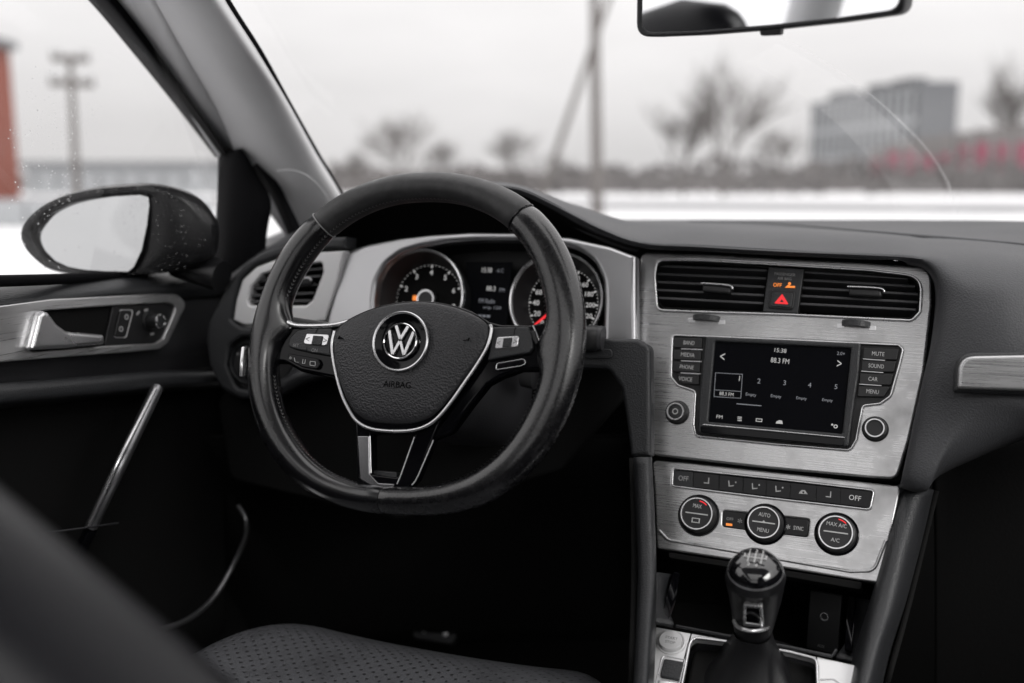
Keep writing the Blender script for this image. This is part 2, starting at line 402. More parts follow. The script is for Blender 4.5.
# ================================================================== OUTSIDE
def ground(name, x0, x1, y0, y1, z, mat_, n=30, amp=0):
    bm = bmesh.new(); g = []
    for i in range(n+1):
        r = []
        for j in range(n+1):
            x = x0+(x1-x0)*i/n; y = y0+(y1-y0)*j/n
            r.append(bm.verts.new((x, y, z + (amp*math.sin(x*.31+y*.13)*math.sin(y*.23) if amp else 0))))
        g.append(r)
    for i in range(n):
        for j in range(n): bm.faces.new((g[i][j], g[i+1][j], g[i+1][j+1], g[i][j+1]))
    return tag(from_bm(name, bm, mat_), kind='structure')
ground('snow_ground', -900, 900, -900, 900, 0, M['snow'], 90, .05)
def strip(name, y0, y1, x0, x1, z, mat_):
    bm = bmesh.new(); a = [V3((x0, y0, z)), V3((x1, y0+2, z)), V3((x1, y1+2, z)), V3((x0, y1, z))]
    vs_ = [bm.verts.new(p) for p in a]; bm.faces.new(vs_)
    return tag(from_bm(name, bm, mat_), kind='structure')
strip('road', 40, 56, -300, 300, .07, M['slush'])

def gp(x, Dg):
    p = at(x, 181, Dg); return V3((p.x, p.y, 0))
def hz(y, Dg): return at(512, y, Dg).z
def facing(P): return math.atan2(P.y-CAM.y, P.x-CAM.x)-math.pi/2
def pole(x, y_top, Dg, r, label, lean=0, arms=(), xt=None):
    P = gp(x, Dg); T = at(xt if xt is not None else x, y_top, Dg)
    t = thing('utility_pole', label, 'pole', P)
    tube('pole', [P-V3((0, 0, .3)), T], lambda s: r*(1.15-.35*s), M['wood'], t, n=10)
    rot = Matrix.Translation(T) @ Matrix.Rotation(facing(P), 4, 'Z')
    for dz, hw in arms:
        a = boxo('crossarm', (0, -.2, -dz), (hw*2, .22, .30), M['wood'], t, rot, .02)
        for k in (-.9, -.55, .55, .9):
            tube('insulator', [rot @ V3((hw*k, -.2, -dz+.12)), rot @ V3((hw*k, -.2, -dz+.36))], .06, M['conc2'], a, n=8)
    return t
pole(76, 55, 48, .17, 'wooden utility pole with two crossarms seen through the side window', arms=((0.2, .85), (1.35, 1.0)), xt=70)
pole(598, -60, 34, .19, 'tall upright pole seen through the windshield left of the rear view mirror', xt=594)
pole(535, -40, 42, .14, 'thin leaning pole bracing the tall upright pole beyond the windshield', xt=622)

# red-orange building at the far left
def bld(name, label, cat, xa, xb, ytop, Dg, depth, wall, floors, bays, roofm=None, winm='pane', wfrac=(.55, .5), group=None, side=0, Dg2=None, end=None):
    A, B = gp(xa, Dg2 or Dg), gp(xb, Dg); c = (A+B)/2; W = (B-A).length; H = hz(ytop, Dg)
    Mx = Matrix.Translation(V3((c.x, c.y, 0))) @ Matrix.Rotation(math.atan2(B.y-A.y, B.x-A.x), 4, 'Z')
    t = thing(name, label, cat, V3((c.x, c.y, 0)), group)
    bm = bmesh.new(); box(bm, (0, depth/2, H/2), (W, depth, H)); from_bm('wall', bm, M[wall], t, Mx, smooth=False)
    bm = bmesh.new(); box(bm, (0, depth/2, H+.15), (W+.8, depth+.8, .5)); from_bm('roof', bm, M[roofm or 'conc2'], t, Mx, smooth=False)
    if end: boxo('end_wall', (W/2+.3, depth/2, H/2+.3), (.7, depth+1, H+.8), M[end], t, Mx, 0)
    if end:
        for k in (-.3, .05, .28): boxo('roof_unit', (W*k, depth/2, H+1.1), (5+8*abs(k), 3, 1.8), M['conc3'], t, Mx, 0)
    if bays:
        fh = H/floors
        for f in range(floors):
            for b in range(bays):
                x = -W/2 + W*(b+.5)/bays
                fr = boxo('window', (x, -.06, fh*(f+.5)), (W/bays*wfrac[0], .18, fh*wfrac[1]), M[winm], t, Mx, 0)
            for b in range(side):
                boxo('window', (-W/2-.06, depth*(b+.5)/side, fh*(f+.5)), (.18, depth/side*.6, fh*wfrac[1]), M[winm], t, Mx, 0)
    return t
bld('red_building', 'orange red clad building with a dark flat roof beyond the side window', 'building', -130, -21, 40, 60, 5, 'brick', 2, 3, wfrac=(.3, .35))
bld('low_warehouse', 'long low pale warehouse behind the wooden utility pole', 'building', 26, 216, 166, 85, 15, 'conc', 1, 9, 'conc2', 'conc2', (.25, .3))
bld('office_block', 'wide grey office block with tall window bays on the right horizon', 'building', 808, 915, 87, 170, 6, 'conc', 3, 15, winm='pane', wfrac=(.42, .8), Dg2=213, end='conc3')

A, B = gp(-160, 26), gp(212, 26); c = (A+B)/2; Hh = hz(201, 26)
t = thing('barrier_wall', 'long low grey barrier wall across the snow beyond the door mirror', 'wall', c)
Mx = Matrix.Translation(c) @ Matrix.Rotation(math.atan2(B.y-A.y, B.x-A.x), 4, 'Z'); L_ = (B-A).length
for k in range(6):
    boxo('wall_block', (-L_/2+L_*(k+.5)/6, 0, Hh/2), (L_/6-.06, .35, Hh), M['conc'], t, Mx, .03)
# painted fence with pink panels on the right
t = thing('painted_fence', 'dark fence painted with pink panels along the right horizon', 'fence', gp(980, 95))
pts_ = [(868, 150), (900, 141), (935, 136), (970, 131), (1010, 125), (1060, 119), (1120, 112)]
for i in range(len(pts_)-1):
    for h in range(2):
        xa = pts_[i][0]+(pts_[i+1][0]-pts_[i][0])*h/2; xb = pts_[i][0]+(pts_[i+1][0]-pts_[i][0])*(h+1)/2
        yt = pts_[i][1]+(pts_[i+1][1]-pts_[i][1])*(h+.5)/2
        A, B = gp(xa, 95), gp(xb-1.5, 95); H = hz(yt, 95); c = (A+B)/2
        Mx = Matrix.Translation(c) @ Matrix.Rotation(math.atan2(B.y-A.y, B.x-A.x), 4, 'Z'); W = (B-A).length
        boxo('fence_panel', (0, 0, H*.5), (W, .2, H), M['hedge'], t, Mx, 0)
        boxo('pink_panel', (0, -.16, H*(.56+.05*math.sin(i*3+h))), (W*(.62+.12*math.sin(i*5+h*2)), .1, H*(.36+.1*math.sin(i*2.3+h*1.7))), M['pink'], t, Mx, 0)

# bare trees
def bare_tree(P, H, spread, label, seed, dens=5, group='bare trees along the horizon', levels=4):
    rg = random.Random(seed)
    t = thing('bare_tree', label, 'tree', P, group)
    r0 = H*.014
    top = P+V3((rg.uniform(-.3, .3), 0, H*.20))
    tube('trunk', [P-V3((0, 0, .2)), P.lerp(top, .5)+V3((rg.uniform(-.1, .1), 0, 0)), top], lambda s: r0*(1.2-.5*s), M['bark'], t, n=8)
    bm = bmesh.new()
    def seg(a, b, ra, rb):
        d = (b-a).normalized(); s = d.cross(V3((.3, 1, .2))).normalized(); q = d.cross(s)
        A = [bm.verts.new(a+(s*math.cos(k*2.094)+q*math.sin(k*2.094))*ra) for k in range(3)]
        B = [bm.verts.new(b+(s*math.cos(k*2.094)+q*math.sin(k*2.094))*rb) for k in range(3)]
        for k in range(3): bm.faces.new((A[k], A[(k+1) % 3], B[(k+1) % 3], B[k]))
    def grow(a, d, L, r, lv):
        b = a+d*L; seg(a, b, r, r*.7)
        if lv == 0: return
        for k in range(dens if lv > 1 else dens+1):
            nd = (d + V3((rg.uniform(-1, 1)*spread, rg.uniform(-1, 1)*spread, rg.uniform(-.15, .5)))).normalized()
            grow(a.lerp(b, rg.uniform(.5, 1)), nd, L*rg.uniform(.6, .9), r*.6, lv-1)
    for k in range(5):
        d = V3((rg.uniform(-1, 1)*spread*.8, rg.uniform(-1, 1)*spread*.8, 1)).normalized()
        grow(top-V3((0, 0, H*.06*rg.random())), d, H*.34, r0*.75, levels-1)
    from_bm('crown', bm, M['bark'], t, smooth=False)
for i, (x, yt, D_, sp, lb) in enumerate([
    (722, 62, 70, .75, 'tallest spreading bare tree below the rear view mirror'),
    (683, 98, 72, .85, 'low wide bare tree just left of the tallest one'),
    (776, 128, 80, .6, 'small bare tree between the tallest tree and the office block'),
    (400, 104, 75, .95, 'dark bare tree leaning above the top of the steering wheel'),
    (356, 148, 78, .8, 'small bushy bare tree beside the windshield pillar'),
    (440, 140, 90, .8, 'short bare tree above the right shoulder of the wheel rim'),
    (516, 125, 85, .85, 'round bare tree left of the leaning pole'),
    (548, 150, 88, .9, 'low bare tree right at the foot of the leaning pole'),
    (1008, 72, 120, .45, 'thin distant bare tree above the pink fence')]):
    P = gp(x, D_); bare_tree(P, hz(yt, D_)*1.0, sp, lb, 20+i, 4, levels=4)

# far hedge and tree line: one mass nobody could count
def mass(name, xs, D0, ytop_f, mat_, n=2600, size=.55):
    bm = bmesh.new(); rg = random.Random(3)
    for k in range(n):
        x = rg.uniform(*xs); D_ = D0*rg.uniform(.95, 1.2); P = gp(x, D_); H = hz(ytop_f(x), D_)
        z = H*rg.random()**.8; s = size*rg.uniform(.4, 1.3)
        c = P+V3((0, 0, z)); d = V3((rg.uniform(-1, 1), rg.uniform(-1, 1), rg.uniform(-.3, 1))).normalized(); e = d.cross(V3((rg.random(), rg.random(), rg.random()))).normalized()
        bm.faces.new([bm.verts.new(p) for p in (c+d*s, c+e*s*.5, c-d*s, c-e*s*.5)])
    return tag(from_bm(name, bm, mat_, smooth=False), 'grey brown line of bare scrub along the far edge of the snow', 'scrub', kind='stuff')
mass('scrub_line', (330, 1120), 88, lambda x: 165+5*math.sin(x*.05)+3*math.sin(x*.13) + (5 if x < 640 else -3), M['hedge'], 4200, .5)
def low_bank():
    bm = bmesh.new(); rg = random.Random(5); prev = None
    for k in range(60):
        x = -120+k*22; P = gp(x, 108); H = hz(172+2.5*math.sin(k*1.3)+1.5*math.sin(k*.37), 108)
        a = bm.verts.new(P-V3((0, 0, .2))); b = bm.verts.new(P+V3((0, 2, H))); c = bm.verts.new(P+V3((0, 8, H*.9)))
        if prev:
            bm.faces.new((prev[0], a, b, prev[1])); bm.faces.new((prev[1], b, c, prev[2]))
        prev = (a, b, c)
    return tag(from_bm('far_bank', bm, M['hedge'], smooth=False), kind='structure')
low_bank()

# ================================================================== CAR SHELL
car = thing('car_body', 'car shell with grey pillar trim, black window frames and wide windshield', 'car', V3((0, 0, .15)))
# windshield
def wcurve(a, b, c): return [V3(a), V3(b), V3(c)]
bot = [V3(p) for p in ((-.80, 1.23, 1.062), (-.62, 1.40, 1.075), (-.3, 1.53, 1.082), (0, 1.57, 1.085), (.35, 1.53, 1.082), (.72, 1.28, 1.075))]
top = [V3(p) for p in ((-.60, .66, 1.50), (-.48, .73, 1.525), (-.22, .79, 1.54), (0, .80, 1.545), (.26, .78, 1.54), (.55, .66, 1.50))]
mid = [a.lerp(b, .5)+V3((0, .02, .03)) for a, b in zip(bot, top)]
ws = patch('windshield', [top, mid, bot], M['wind'], car, (8, 5), thick=0)
bmw = bmesh.new(); bmw.from_mesh(ws.data); bvh = BVHTree.FromBMesh(bmw)
def onglass(x, y, off=.004):
    d = ray(x, y).normalized(); h = bvh.ray_cast(CAM, d)
    return h[0]-d*off if h[0] else None
# wiper streak: a faint raised film of dried slush
sp_ = [onglass(x, y) for x, y in ((783, 39), (800, 47), (820, 59), (842, 73), (862, 88), (883, 105), (902, 123), (920, 141), (935, 160), (946, 179), (953, 198), (957, 214))]
sp_ = [p for p in sp_ if p]
film = glass('dried_film', (1, 1, 1), film=.13, ior=1.02)
if len(sp_) > 3: tube('wiper_streak', sp_, lambda s: .0006+.0003*math.sin(s*9)**2, film, ws, n=8, sub=4)
arc_ = ((783, 39), (800, 47), (820, 59), (842, 73), (862, 88), (883, 105), (902, 123), (920, 141), (935, 160), (946, 179), (953, 198), (957, 214))
rb_ = [[onglass(x-6-13*k-(y/214)*10*k, y+5+9*k, .003) for x, y in arc_] for k in (0, 1, 2)]
rb_ = [[p for p in r if p] for r in rb_]; m_ = min(len(r) for r in rb_)
patch('wiper_haze', [r[:m_] for r in rb_], glass('swept_film', (1, 1, 1), film=.05, ior=1.01), ws, (3, 3), thick=0)
sp2 = [onglass(x, y) for x, y in ((330, 84), (380, 82), (440, 86), (500, 92), (560, 101), (620, 113))]
if False: tube('smear', sp2, .0016, glass('faint_film', (1, 1, 1), film=.10, ior=1.02), ws, n=8, sub=4)
bmw.free()
# roof lining, side rails, rear window frame: they close the cabin, save for the opening added for daylight
def roof_z(x, y): return 1.56-.16*(x/.6)**2*.55-.03*((y+.2)/.9)**2 - (.02 if y > .6 else 0)
def roof_piece(name, x0, x1, y0f, y1f, m_, th):
    rows = []
    for j in range(5):
        r = []
        for i in range(5):
            x = x0+(x1-x0)*i/4; yf, yb = y0f(x), y1f(x); y = yf+(yb-yf)*j/4; r.append(V3((x, y, roof_z(x, y))))
        rows.append(r)
    return patch(name, rows, m_, car, (3, 3), thick=th)
hdr = lambda x: .80-.14*(x/.6)**2
roof_piece('roof_lining', -.60, .60, hdr, lambda x: .22, M['roof'], .03)
roof_piece('roof_lining', -.60, -.44, lambda x: .22, lambda x: -1.15, M['roof'], .03)
roof_piece('roof_lining', .44, .60, lambda x: .22, lambda x: -1.15, M['roof'], .03)
roof_piece('roof_lining', -.60, .60, lambda x: -1.15, lambda x: -1.58, M['roof'], .03)
roof_piece('added_roof_glass', -.45, .45, lambda x: .23, lambda x: -1.16, M['side'], 0)  # unseen glass roof, added to let overhead daylight brighten the interior
for s, nm in ((-1, 'left'), (1, 'right')):
    X = .80*s
    tube('roof_rail', [V3((.62*s, .66, 1.49)), V3((.64*s, .1, 1.50)), V3((.64*s, -.8, 1.48)), V3((.60*s, -1.6, 1.40))], .035, M['roof'], car, n=10, sub=4)
    # lower body side under the windows
    bm = bmesh.new(); box(bm, (X*1.03, -.55, .62), (.06, 2.3 if s < 0 else 3.6, .84)); from_bm('side_panel', bm, M['black'], car, smooth=False)
    if s > 0: pass
    tube('middle_pillar', [V3((X*.97, -.30, 1.02)), V3((.70*s, -.33, 1.30)), V3((.63*s, -.34, 1.49))], .055, M['fabric'], car, n=10, sub=3)
    tube('rear_pillar', [V3((X*.97, -1.25, 1.0)), V3((.70*s, -1.38, 1.25)), V3((.60*s, -1.5, 1.42))], .11, M['fabric'], car, n=12, sub=3)
bm = bmesh.new(); box(bm, (0, -1.72, .60), (1.62, .06, .86)); from_bm('tailgate', bm, M['black'], car, smooth=False)
bm = bmesh.new(); box(bm, (0, 1.50, .58), (1.60, .05, .92)); from_bm('bulkhead', bm, M['void'], car, smooth=False)
bm = bmesh.new(); box(bm, (0, 0, .20), (1.66, 3.4, .05)); tag(from_bm('cabin_floor', bm, M['carpet'], car, smooth=False), 'dark carpeted cabin floor')
bm = bmesh.new(); box(bm, (0.83, .9, .62), (.06, 1.3, .84)); from_bm('kick_panel', bm, M['void'], car, smooth=False)
bm = bmesh.new(); box(bm, (-0.86, 1.2, .58), (.06, .65, .80)); from_bm('kick_panel', bm, M['void'], car, smooth=False)
# front pillar trim (left)
def pp(x, y, Y): return atY(x, y, Y)
rows = []
for (xs, ys, Y) in (
    ([-45, -15, 20, 80, 112], -190, .70),
    ([10, 40, 74, 128, 156], -120, .79),
    ([58, 88, 120, 170, 195], -60, .86),
    ([112, 142, 178, 214, 226], 0, .92),
    ([150, 180, 215, 248, 259], 52, .98),
    ([186, 214, 248, 278, 288], 104, 1.05),
    ([222, 247, 282, 308, 318], 158, 1.12),
    ([256, 272, 301, 329, 339], 193, 1.16),
    ([284, 298, 323, 350, 359], 230, 1.20),
    ([304, 316, 339, 362, 372], 262, 1.23)):
    off = [.035, .028, -.004, .000, .035]
    yo = [4, 0, -2, -6, -4] if ys > 100 else [0]*5
    rows.append([pp(x, ys+yo[k], Y+off[k]) for k, x in enumerate(xs)])
patch('front_pillar_trim', rows, M['fabric'], car, (6, 7), thick=.006)
tube('windshield_seal', [pp(x, y, Y+.035) for x, y, Y in ((112, -190, .70), (157, -120, .79), (196, -60, .86), (227, 0, .92), (260, 52, .98), (289, 104, 1.05), (319, 157, 1.12), (340, 192, 1.16), (360, 230, 1.2))], .0035, M['rubber'], car, n=8, sub=4)
# stitched curtain-airbag flap line on the trim
tube('trim_seam', [pp(x, y, Y-.012) for x, y, Y in ((277, 171, 1.125), (292, 170, 1.13), (308, 176, 1.135), (320, 187, 1.15), (331, 203, 1.165))], .0006, M['fabric'], car, n=6, sub=4)
# black window frame beside the pillar
rows = [[pp(x, y, Y+o) for x, o in zip(xs, (.05, .03, .02, .035))] for xs, y, Y in (
    ([-75, -65, -50, -36], -190, .70), ([-22, -12, 4, 18], -120, .79), ([28, 38, 52, 66], -60, .86), ([88, 95, 108, 118], 0, .92), ([132, 140, 150, 158], 52, .98), ([174, 182, 190, 195], 104, 1.05), ([215, 222, 228, 232], 157, 1.12))]
patch('window_frame', rows, M['rubber'], car, (6, 5), thick=.008)
rows = [[pp(218, 150, 1.15), pp(232, 150, 1.13), pp(243, 150, 1.13), pp(256, 172, 1.15)],
        [pp(217, 200, 1.15), pp(230, 200, 1.13), pp(256, 200, 1.13), pp(271, 200, 1.15)],
        [pp(215, 235, 1.15), pp(228, 235, 1.13), pp(254, 235, 1.13), pp(267, 235, 1.15)],
        [pp(213, 275, 1.15), pp(227, 275, 1.13), pp(252, 275, 1.13), pp(264, 275, 1.15)]]
patch('mirror_pillar', rows, M['rubber'], car, (4, 4), thick=.012)
rows = [[pp(232, 128, 1.13), pp(250, 165, 1.16), pp(266, 188, 1.165), pp(279, 214, 1.17), pp(292, 244, 1.17)],
        [pp(240, 128, 1.135), pp(258, 165, 1.15), pp(274, 190, 1.155), pp(287, 214, 1.16), pp(302, 244, 1.16)]]
patch('quarter_frame', rows, M['rubber'], car, (3, 4), thick=.01)
qp = [pp(262, 185, 1.22), pp(262, 255, 1.22), pp(300, 255, 1.22)]
bm = bmesh.new(); bm.faces.new([bm.verts.new(p) for p in qp]); from_bm('quarter_window', bm, M['side'], car, smooth=False)
tube('belt_moulding', [pp(-160, 285, .55), pp(0, 281, .75), pp(100, 277, .93), pp(205, 268, 1.15), pp(300, 246, 1.25)], .006, M['rubber'], car, n=8, sub=3)

# ------------------------------------------------------------------ rear view mirror
P = at(770, -10, .85); mp = Plane(P, -14, -6)
t = thing('rear_view_mirror', 'frameless looking dark rimmed rear view mirror hanging at the top of the windshield', 'mirror', P)
mo = [(637, -52, 14), (636, 37.5, 14), (700, 35, 0), (770, 29.5, 0), (840, 22, 0), (905, 13, 16), (908, -52, 16)]
mi = [(641.5, -48, 12), (641, 32.5, 12), (700, 30.5, 0), (770, 25, 0), (840, 17.5, 0), (899, 9, 15), (902, -48, 14)]
slab('housing', mp, rnd(mo, 14), -.028, .001, M['black'], t, bev=.006, seg=4)
slab('rim', mp, rnd(mo, 14), .0005, .0045, M['dash'], t, holes=[rnd(mi, 12)[::-1]], bev=.0018, seg=3)
slab('mirror_glass', mp, rnd(mi, 12), .0012, .0024, M['mirror'], t, bev=.0003)
slab('dimming_lever', mp, rnd([(759, 27), (760, 36), (780, 35), (781, 25)], 3), -.006, .003, M['black'], t, bev=.001)
tube('stalk_mount', [mp.px(770, -20, -.02), mp.px(772, -30, -.08)], .012, M['black'], t, n=12)

# ------------------------------------------------------------------ driver door
door = thing('driver_door', 'black driver door panel with brushed silver trim below the side window', 'door', V3((-.75, .8, .3)))
def dx(x, y, X): return atX(x, y, X)
XS = [-190, -90, 0, 60, 110, 160, 200, 226]
def drow(ys, X, dX=0): return [dx(x, y, X+dX*i/7) for i, (x, y) in enumerate(zip(XS, ys))]
rows = [drow([292, 286, 280.5, 278.5, 275.5, 270, 264.5, 258], -.80),
        drow([294, 288, 282.5, 280, 277, 272, 267, 262], -.775),
        drow([300, 295, 289, 286, 282, 277, 272, 268], -.745),
        drow([312, 308, 303, 297, 292, 288, 284, 282], -.725),
        drow([322, 318, 312, 306, 300, 300, 298, 296], -.728)]
patch('door_top_pad', rows, M['dash'], door, (5, 6), thick=.006)
rows = [drow([316, 312, 306, 300, 296, 291, 292, 290], -.731),
        drow([345, 338, 332, 328, 325, 322, 318, 316], -.733),
        drow([385, 378, 364, 357, 353, 350, 345, 340], -.735),
        drow([398, 391, 378, 372, 368, 362, 356, 350], -.742),
        drow([410, 402, 392, 388, 382, 376, 370, 364], -.748)]
patch('door_panel', rows, M['soft'], door, (5, 6), thick=.006)
rows = [drow([398, 390, 382.5, 378, 374, 370.5, 370, 371], -.735),
        drow([402, 394, 385, 380, 376, 372, 372, 372], -.700),
        drow([415, 407, 396, 391, 386, 381, 380, 379], -.692),
        drow([424, 415, 405, 399, 394, 389, 386, 383], -.698),
        drow([430, 420, 409, 403, 397, 392, 389, 386], -.735)]
patch('armrest', rows, M['dash'], door, (5, 6), thick=.006)
rows = [drow([415, 408, 398, 394, 388, 384, 382, 376], -.738),
        drow([500, 490, 480, 470, 460, 450, 440, 430], -.744),
        drow([760, 740, 720, 700, 690, 670, 650, 630], -.735)]
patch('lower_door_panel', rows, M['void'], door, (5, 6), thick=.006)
dp = Plane(dx(100, 325, -.727), 90, 2)
tr_o = [(-260, 335, 0), (-100, 314, 0), (0, 305.5, 0), (51, 299, 4), (110, 296, 0), (150, 294, 0), (178, 294, 10), (187, 304, 9), (181, 316, 0), (168, 343, 9), (160, 349, 8), (127, 352.5, 0), (60, 357.5, 0), (0, 362.5, 0), (-100, 372, 0), (-260, 395, 0)]
tr_i = [(41, 311, 4), (75, 308.5, 0), (117, 305.5, 0), (168, 302.5, 6), (176.5, 306, 6), (173, 316.5, 0), (163, 339, 6), (156, 343.5, 4), (107, 346, 0), (30, 352, 3)]
slab('trim_panel', dp, rnd(tr_o, 5), -.002, .005, M['brushv'], door, holes=[rnd(tr_i, 4)[::-1]], bev=.0016, seg=3)
slab('recess', dp, rnd([(x, y, 3) for x, y, *_ in tr_i], 3), -.004, -.0018, M['void'], door, bev=.0003)
slab('switch_plate', dp, rnd([(113, 306.5, 2), (168, 303.5, 6), (175.5, 306.5, 5), (172, 316.5, 0), (162, 338.5, 5), (155.5, 343, 4), (104.5, 345.5, 2)], 3), -.0015, .002, M['black'], door, bev=.0008)
h = slab('door_handle', dp, rnd([(31, 350.5, 3), (40, 315, 3), (44.5, 310.8, 3), (50, 313, 4), (58, 324, 8), (68, 331.5, 8), (105, 334.5, 2), (105.5, 344.5, 2), (70, 348.2, 0)], 3), .004, .015, M['satin'], door, bev=.0045, seg=5)
b_ = slab('lock_button', dp, rnd([(114.5, 337, 3), (120.5, 310.5, 3), (133, 310.5, 3), (126, 337, 3)], 3), .0015, .0042, M['black'], door, bev=.001)
slab('button_ring', dp, rnd([(113.8, 338, 3), (120.2, 309.5, 3), (134, 309.5, 3), (126.6, 338, 3)], 3), .0018, .0028, M['silverp'], b_, holes=[rnd([(114.6, 337.2, 3), (120.8, 310.3, 3), (133, 310.3, 3), (126, 337.2, 3)], 3)[::-1]], bev=.0004)
u0, v0 = dp.q(149, 321, .002); 
kn = lathe('mirror_adjuster', dp, u0, v0, [(.0125, 0), (.0125, .003), (.0095, .004), (.009, .017), (.0085, .019), (.0078, .0195)], M['black'], door, 32)
lathe('adjuster_ring', dp, u0, v0, [(.0088, .0185), (.0086, .0200), (.0072, .0203), (.0069, .0196)], M['chrome'], kn, 32)
lathe('adjuster_cap', dp, u0, v0, [(.0070, .0190), (.0065, .0196), (0, .0197)], M['dash'], kn, 32)
for (x, y, a) in ((138, 313, 30), (146, 310, 5), (152, 334, 0)):
    text('switch_mark', '-', dp, x, y, 1.4, .0024, M['ink'], door, wpx=3.6, rot=a)
text('lock_mark', 'o', dp, 126.5, 317, 4, .0045, M['ink'], b_, wpx=4); text('unlock_mark', 'o', dp, 121, 329, 4, .0045, M['ink'], b_, wpx=4)
# slanting grab bar and pocket
tube('grab_bar', [dx(157, 388, -.69), dx(122, 462, -.672), dx(91, 527, -.70)], .0068, M['bar'], door, n=14, sub=6)
tube('grab_bar_edge', [dx(155, 389, -.684), dx(119, 460, -.664), dx(88, 527, -.694)], .0024, M['satin'], door, n=10, sub=6)
tube('pocket_edge', [dx(28, 535, -.69), dx(60, 531, -.685), dx(91, 527, -.68), dx(118, 523, -.69)], .0010, M['soft'], door, n=8, sub=5)
tube('lower_bar', [dx(91, 529, -.70), dx(82, 548, -.71), dx(70, 575, -.725)], .007, M['gloss'], door, n=10, sub=4)
tube('pocket_rim', [dx(238, 505, -.70), dx(246, 520, -.69), dx(245, 538, -.68), dx(232, 567, -.67), dx(217, 593, -.67), (dx(200, 611, -.67)), dx(178, 624, -.67), dx(140, 636, -.68)], .0032, M['bar'], door, n=12, sub=6)
# side window pane with its rain drops
rows = [[dx(x, y, -.80) for x, y in ((-190, 285), (0, 279), (110, 274), (222, 262))], [dx(x, y, -.765) for x, y in ((-190, 120), (0, 120), (110, 120), (222, 150))], [dx(x, y, -.72) for x, y in ((-190, -60), (-60, -60), (20, -60), (85, -10))]]
sw = patch('side_window', rows, M['side'], door, (4, 4), thick=0)
bm = bmesh.new(); rg = random.Random(11)
for k in range(260):
    x = rg.gauss(58, 26); y = rg.gauss(150, 42)
    if not (2 < x < 120 and 60 < y < 270): continue
    P_ = dx(x, y, -.775 + .035*(200-y)/200); s = rg.uniform(.0004, .0009)
    r = bmesh.ops.create_icosphere(bm, subdivisions=1, radius=s, matrix=Matrix.Translation(P_))
tag(from_bm('rain_drops', bm, M['drop'], sw), kind='stuff')

# ------------------------------------------------------------------ outside mirror
P = at(100, 232, 1.20); sp = Plane(P, 18, 3)
sm = thing('side_mirror', 'black rain speckled side mirror outside the driver window', 'mirror', P)
ho = [(18, 233), (24, 219), (40, 205), (60, 195), (90, 187), (118, 184), (143, 182.5), (162, 185), (185, 194), (199, 207), (208, 225), (207, 251), (198, 263), (170, 272), (135, 275), (100, 276), (70, 275), (46, 270), (28, 256), (20, 244)]
gi = [(37, 233), (41, 224), (52, 212), (70, 203.5), (90, 199), (115, 196), (140, 195), (148, 197, 2), (149, 205), (147, 225), (142, 250), (134, 267), (128, 272), (105, 271.5), (85, 270), (68, 267), (55, 261), (45, 251), (39, 242)]
bm = bmesh.new(); N_ = 72
def resamp(pts, n):
    V = [Vector((p[0], p[1])) for p in cr2(pts, 8)]; L = [0]
    for i in range(len(V)): L.append(L[-1]+(V[(i+1) % len(V)]-V[i]).length)
    out_ = []
    for k in range(n):
        d = L[-1]*k/n; i = max(j for j in range(len(V)) if L[j] <= d); s = (d-L[i])/max(1e-9, L[i+1]-L[i]); out_.append(V[i].lerp(V[(i+1) % len(V)], s))
    return out_
O_ = [Vector(sp.q(p.x, p.y)) for p in resamp(ho, N_)]; I_ = [Vector(sp.q(p.x-max(0, 7*(1-(p.x-37)/90)), p.y)) for p in resamp(gi, N_)]
cO = sum(O_, Vector((0, 0)))/N_
rings = [(I_, -.012, 1), (I_, -.001, 1), ([i.lerp(o, .25) for i, o in zip(I_, O_)], .001, 1), ([i.lerp(o, .75) for i, o in zip(I_, O_)], .0, 1), (O_, -.010, 1), (O_, -.035, 1)]
for k in range(1, 7):
    f = math.cos(k/6*math.pi/2*.97); rings.append(([cO+(o-cO)*f for o in O_], -.035-.055*math.sin(k/6*math.pi/2), 1))
RR = [[bm.verts.new((p.x, p.y, w_)) for p in pts] for pts, w_, _ in rings]
for a, b in zip(RR, RR[1:]):
    for k in range(N_): bm.faces.new((a[k], a[(k+1) % N_], b[(k+1) % N_], b[k]))
bm.faces.new(RR[-1])
hs_ = from_bm('housing', bm, M['housing'], sm, sp.M, ang=60)
gpl = Plane(sp.px(96, 233)-sp.n*.0015, 11, 8)
slab('mirror_glass', gpl, gi, -.003, .0, M['mirror2'], sm, bev=.0005)
tube('mirror_foot', [sp.px(178, 262, -.05), sp.px(222, 276, -.03)], .020, M['housing'], sm, n=14)
bm = bmesh.new(); rg = random.Random(4)
for k in range(520):
    i = rg.randrange(N_); s = rg.uniform(.1, .98); p = I_[i].lerp(O_[i], s)
    if I_[i].y < cO.y and rg.random() < .4: continue
    bmesh.ops.create_icosphere(bm, subdivisions=1, radius=rg.uniform(.0004, .0010), matrix=Matrix.Translation((p.x, p.y, .0012 if s < .75 else -.003)))
tag(from_bm('rain_drops', bm, M['drop'], sm, sp.M), kind='stuff')
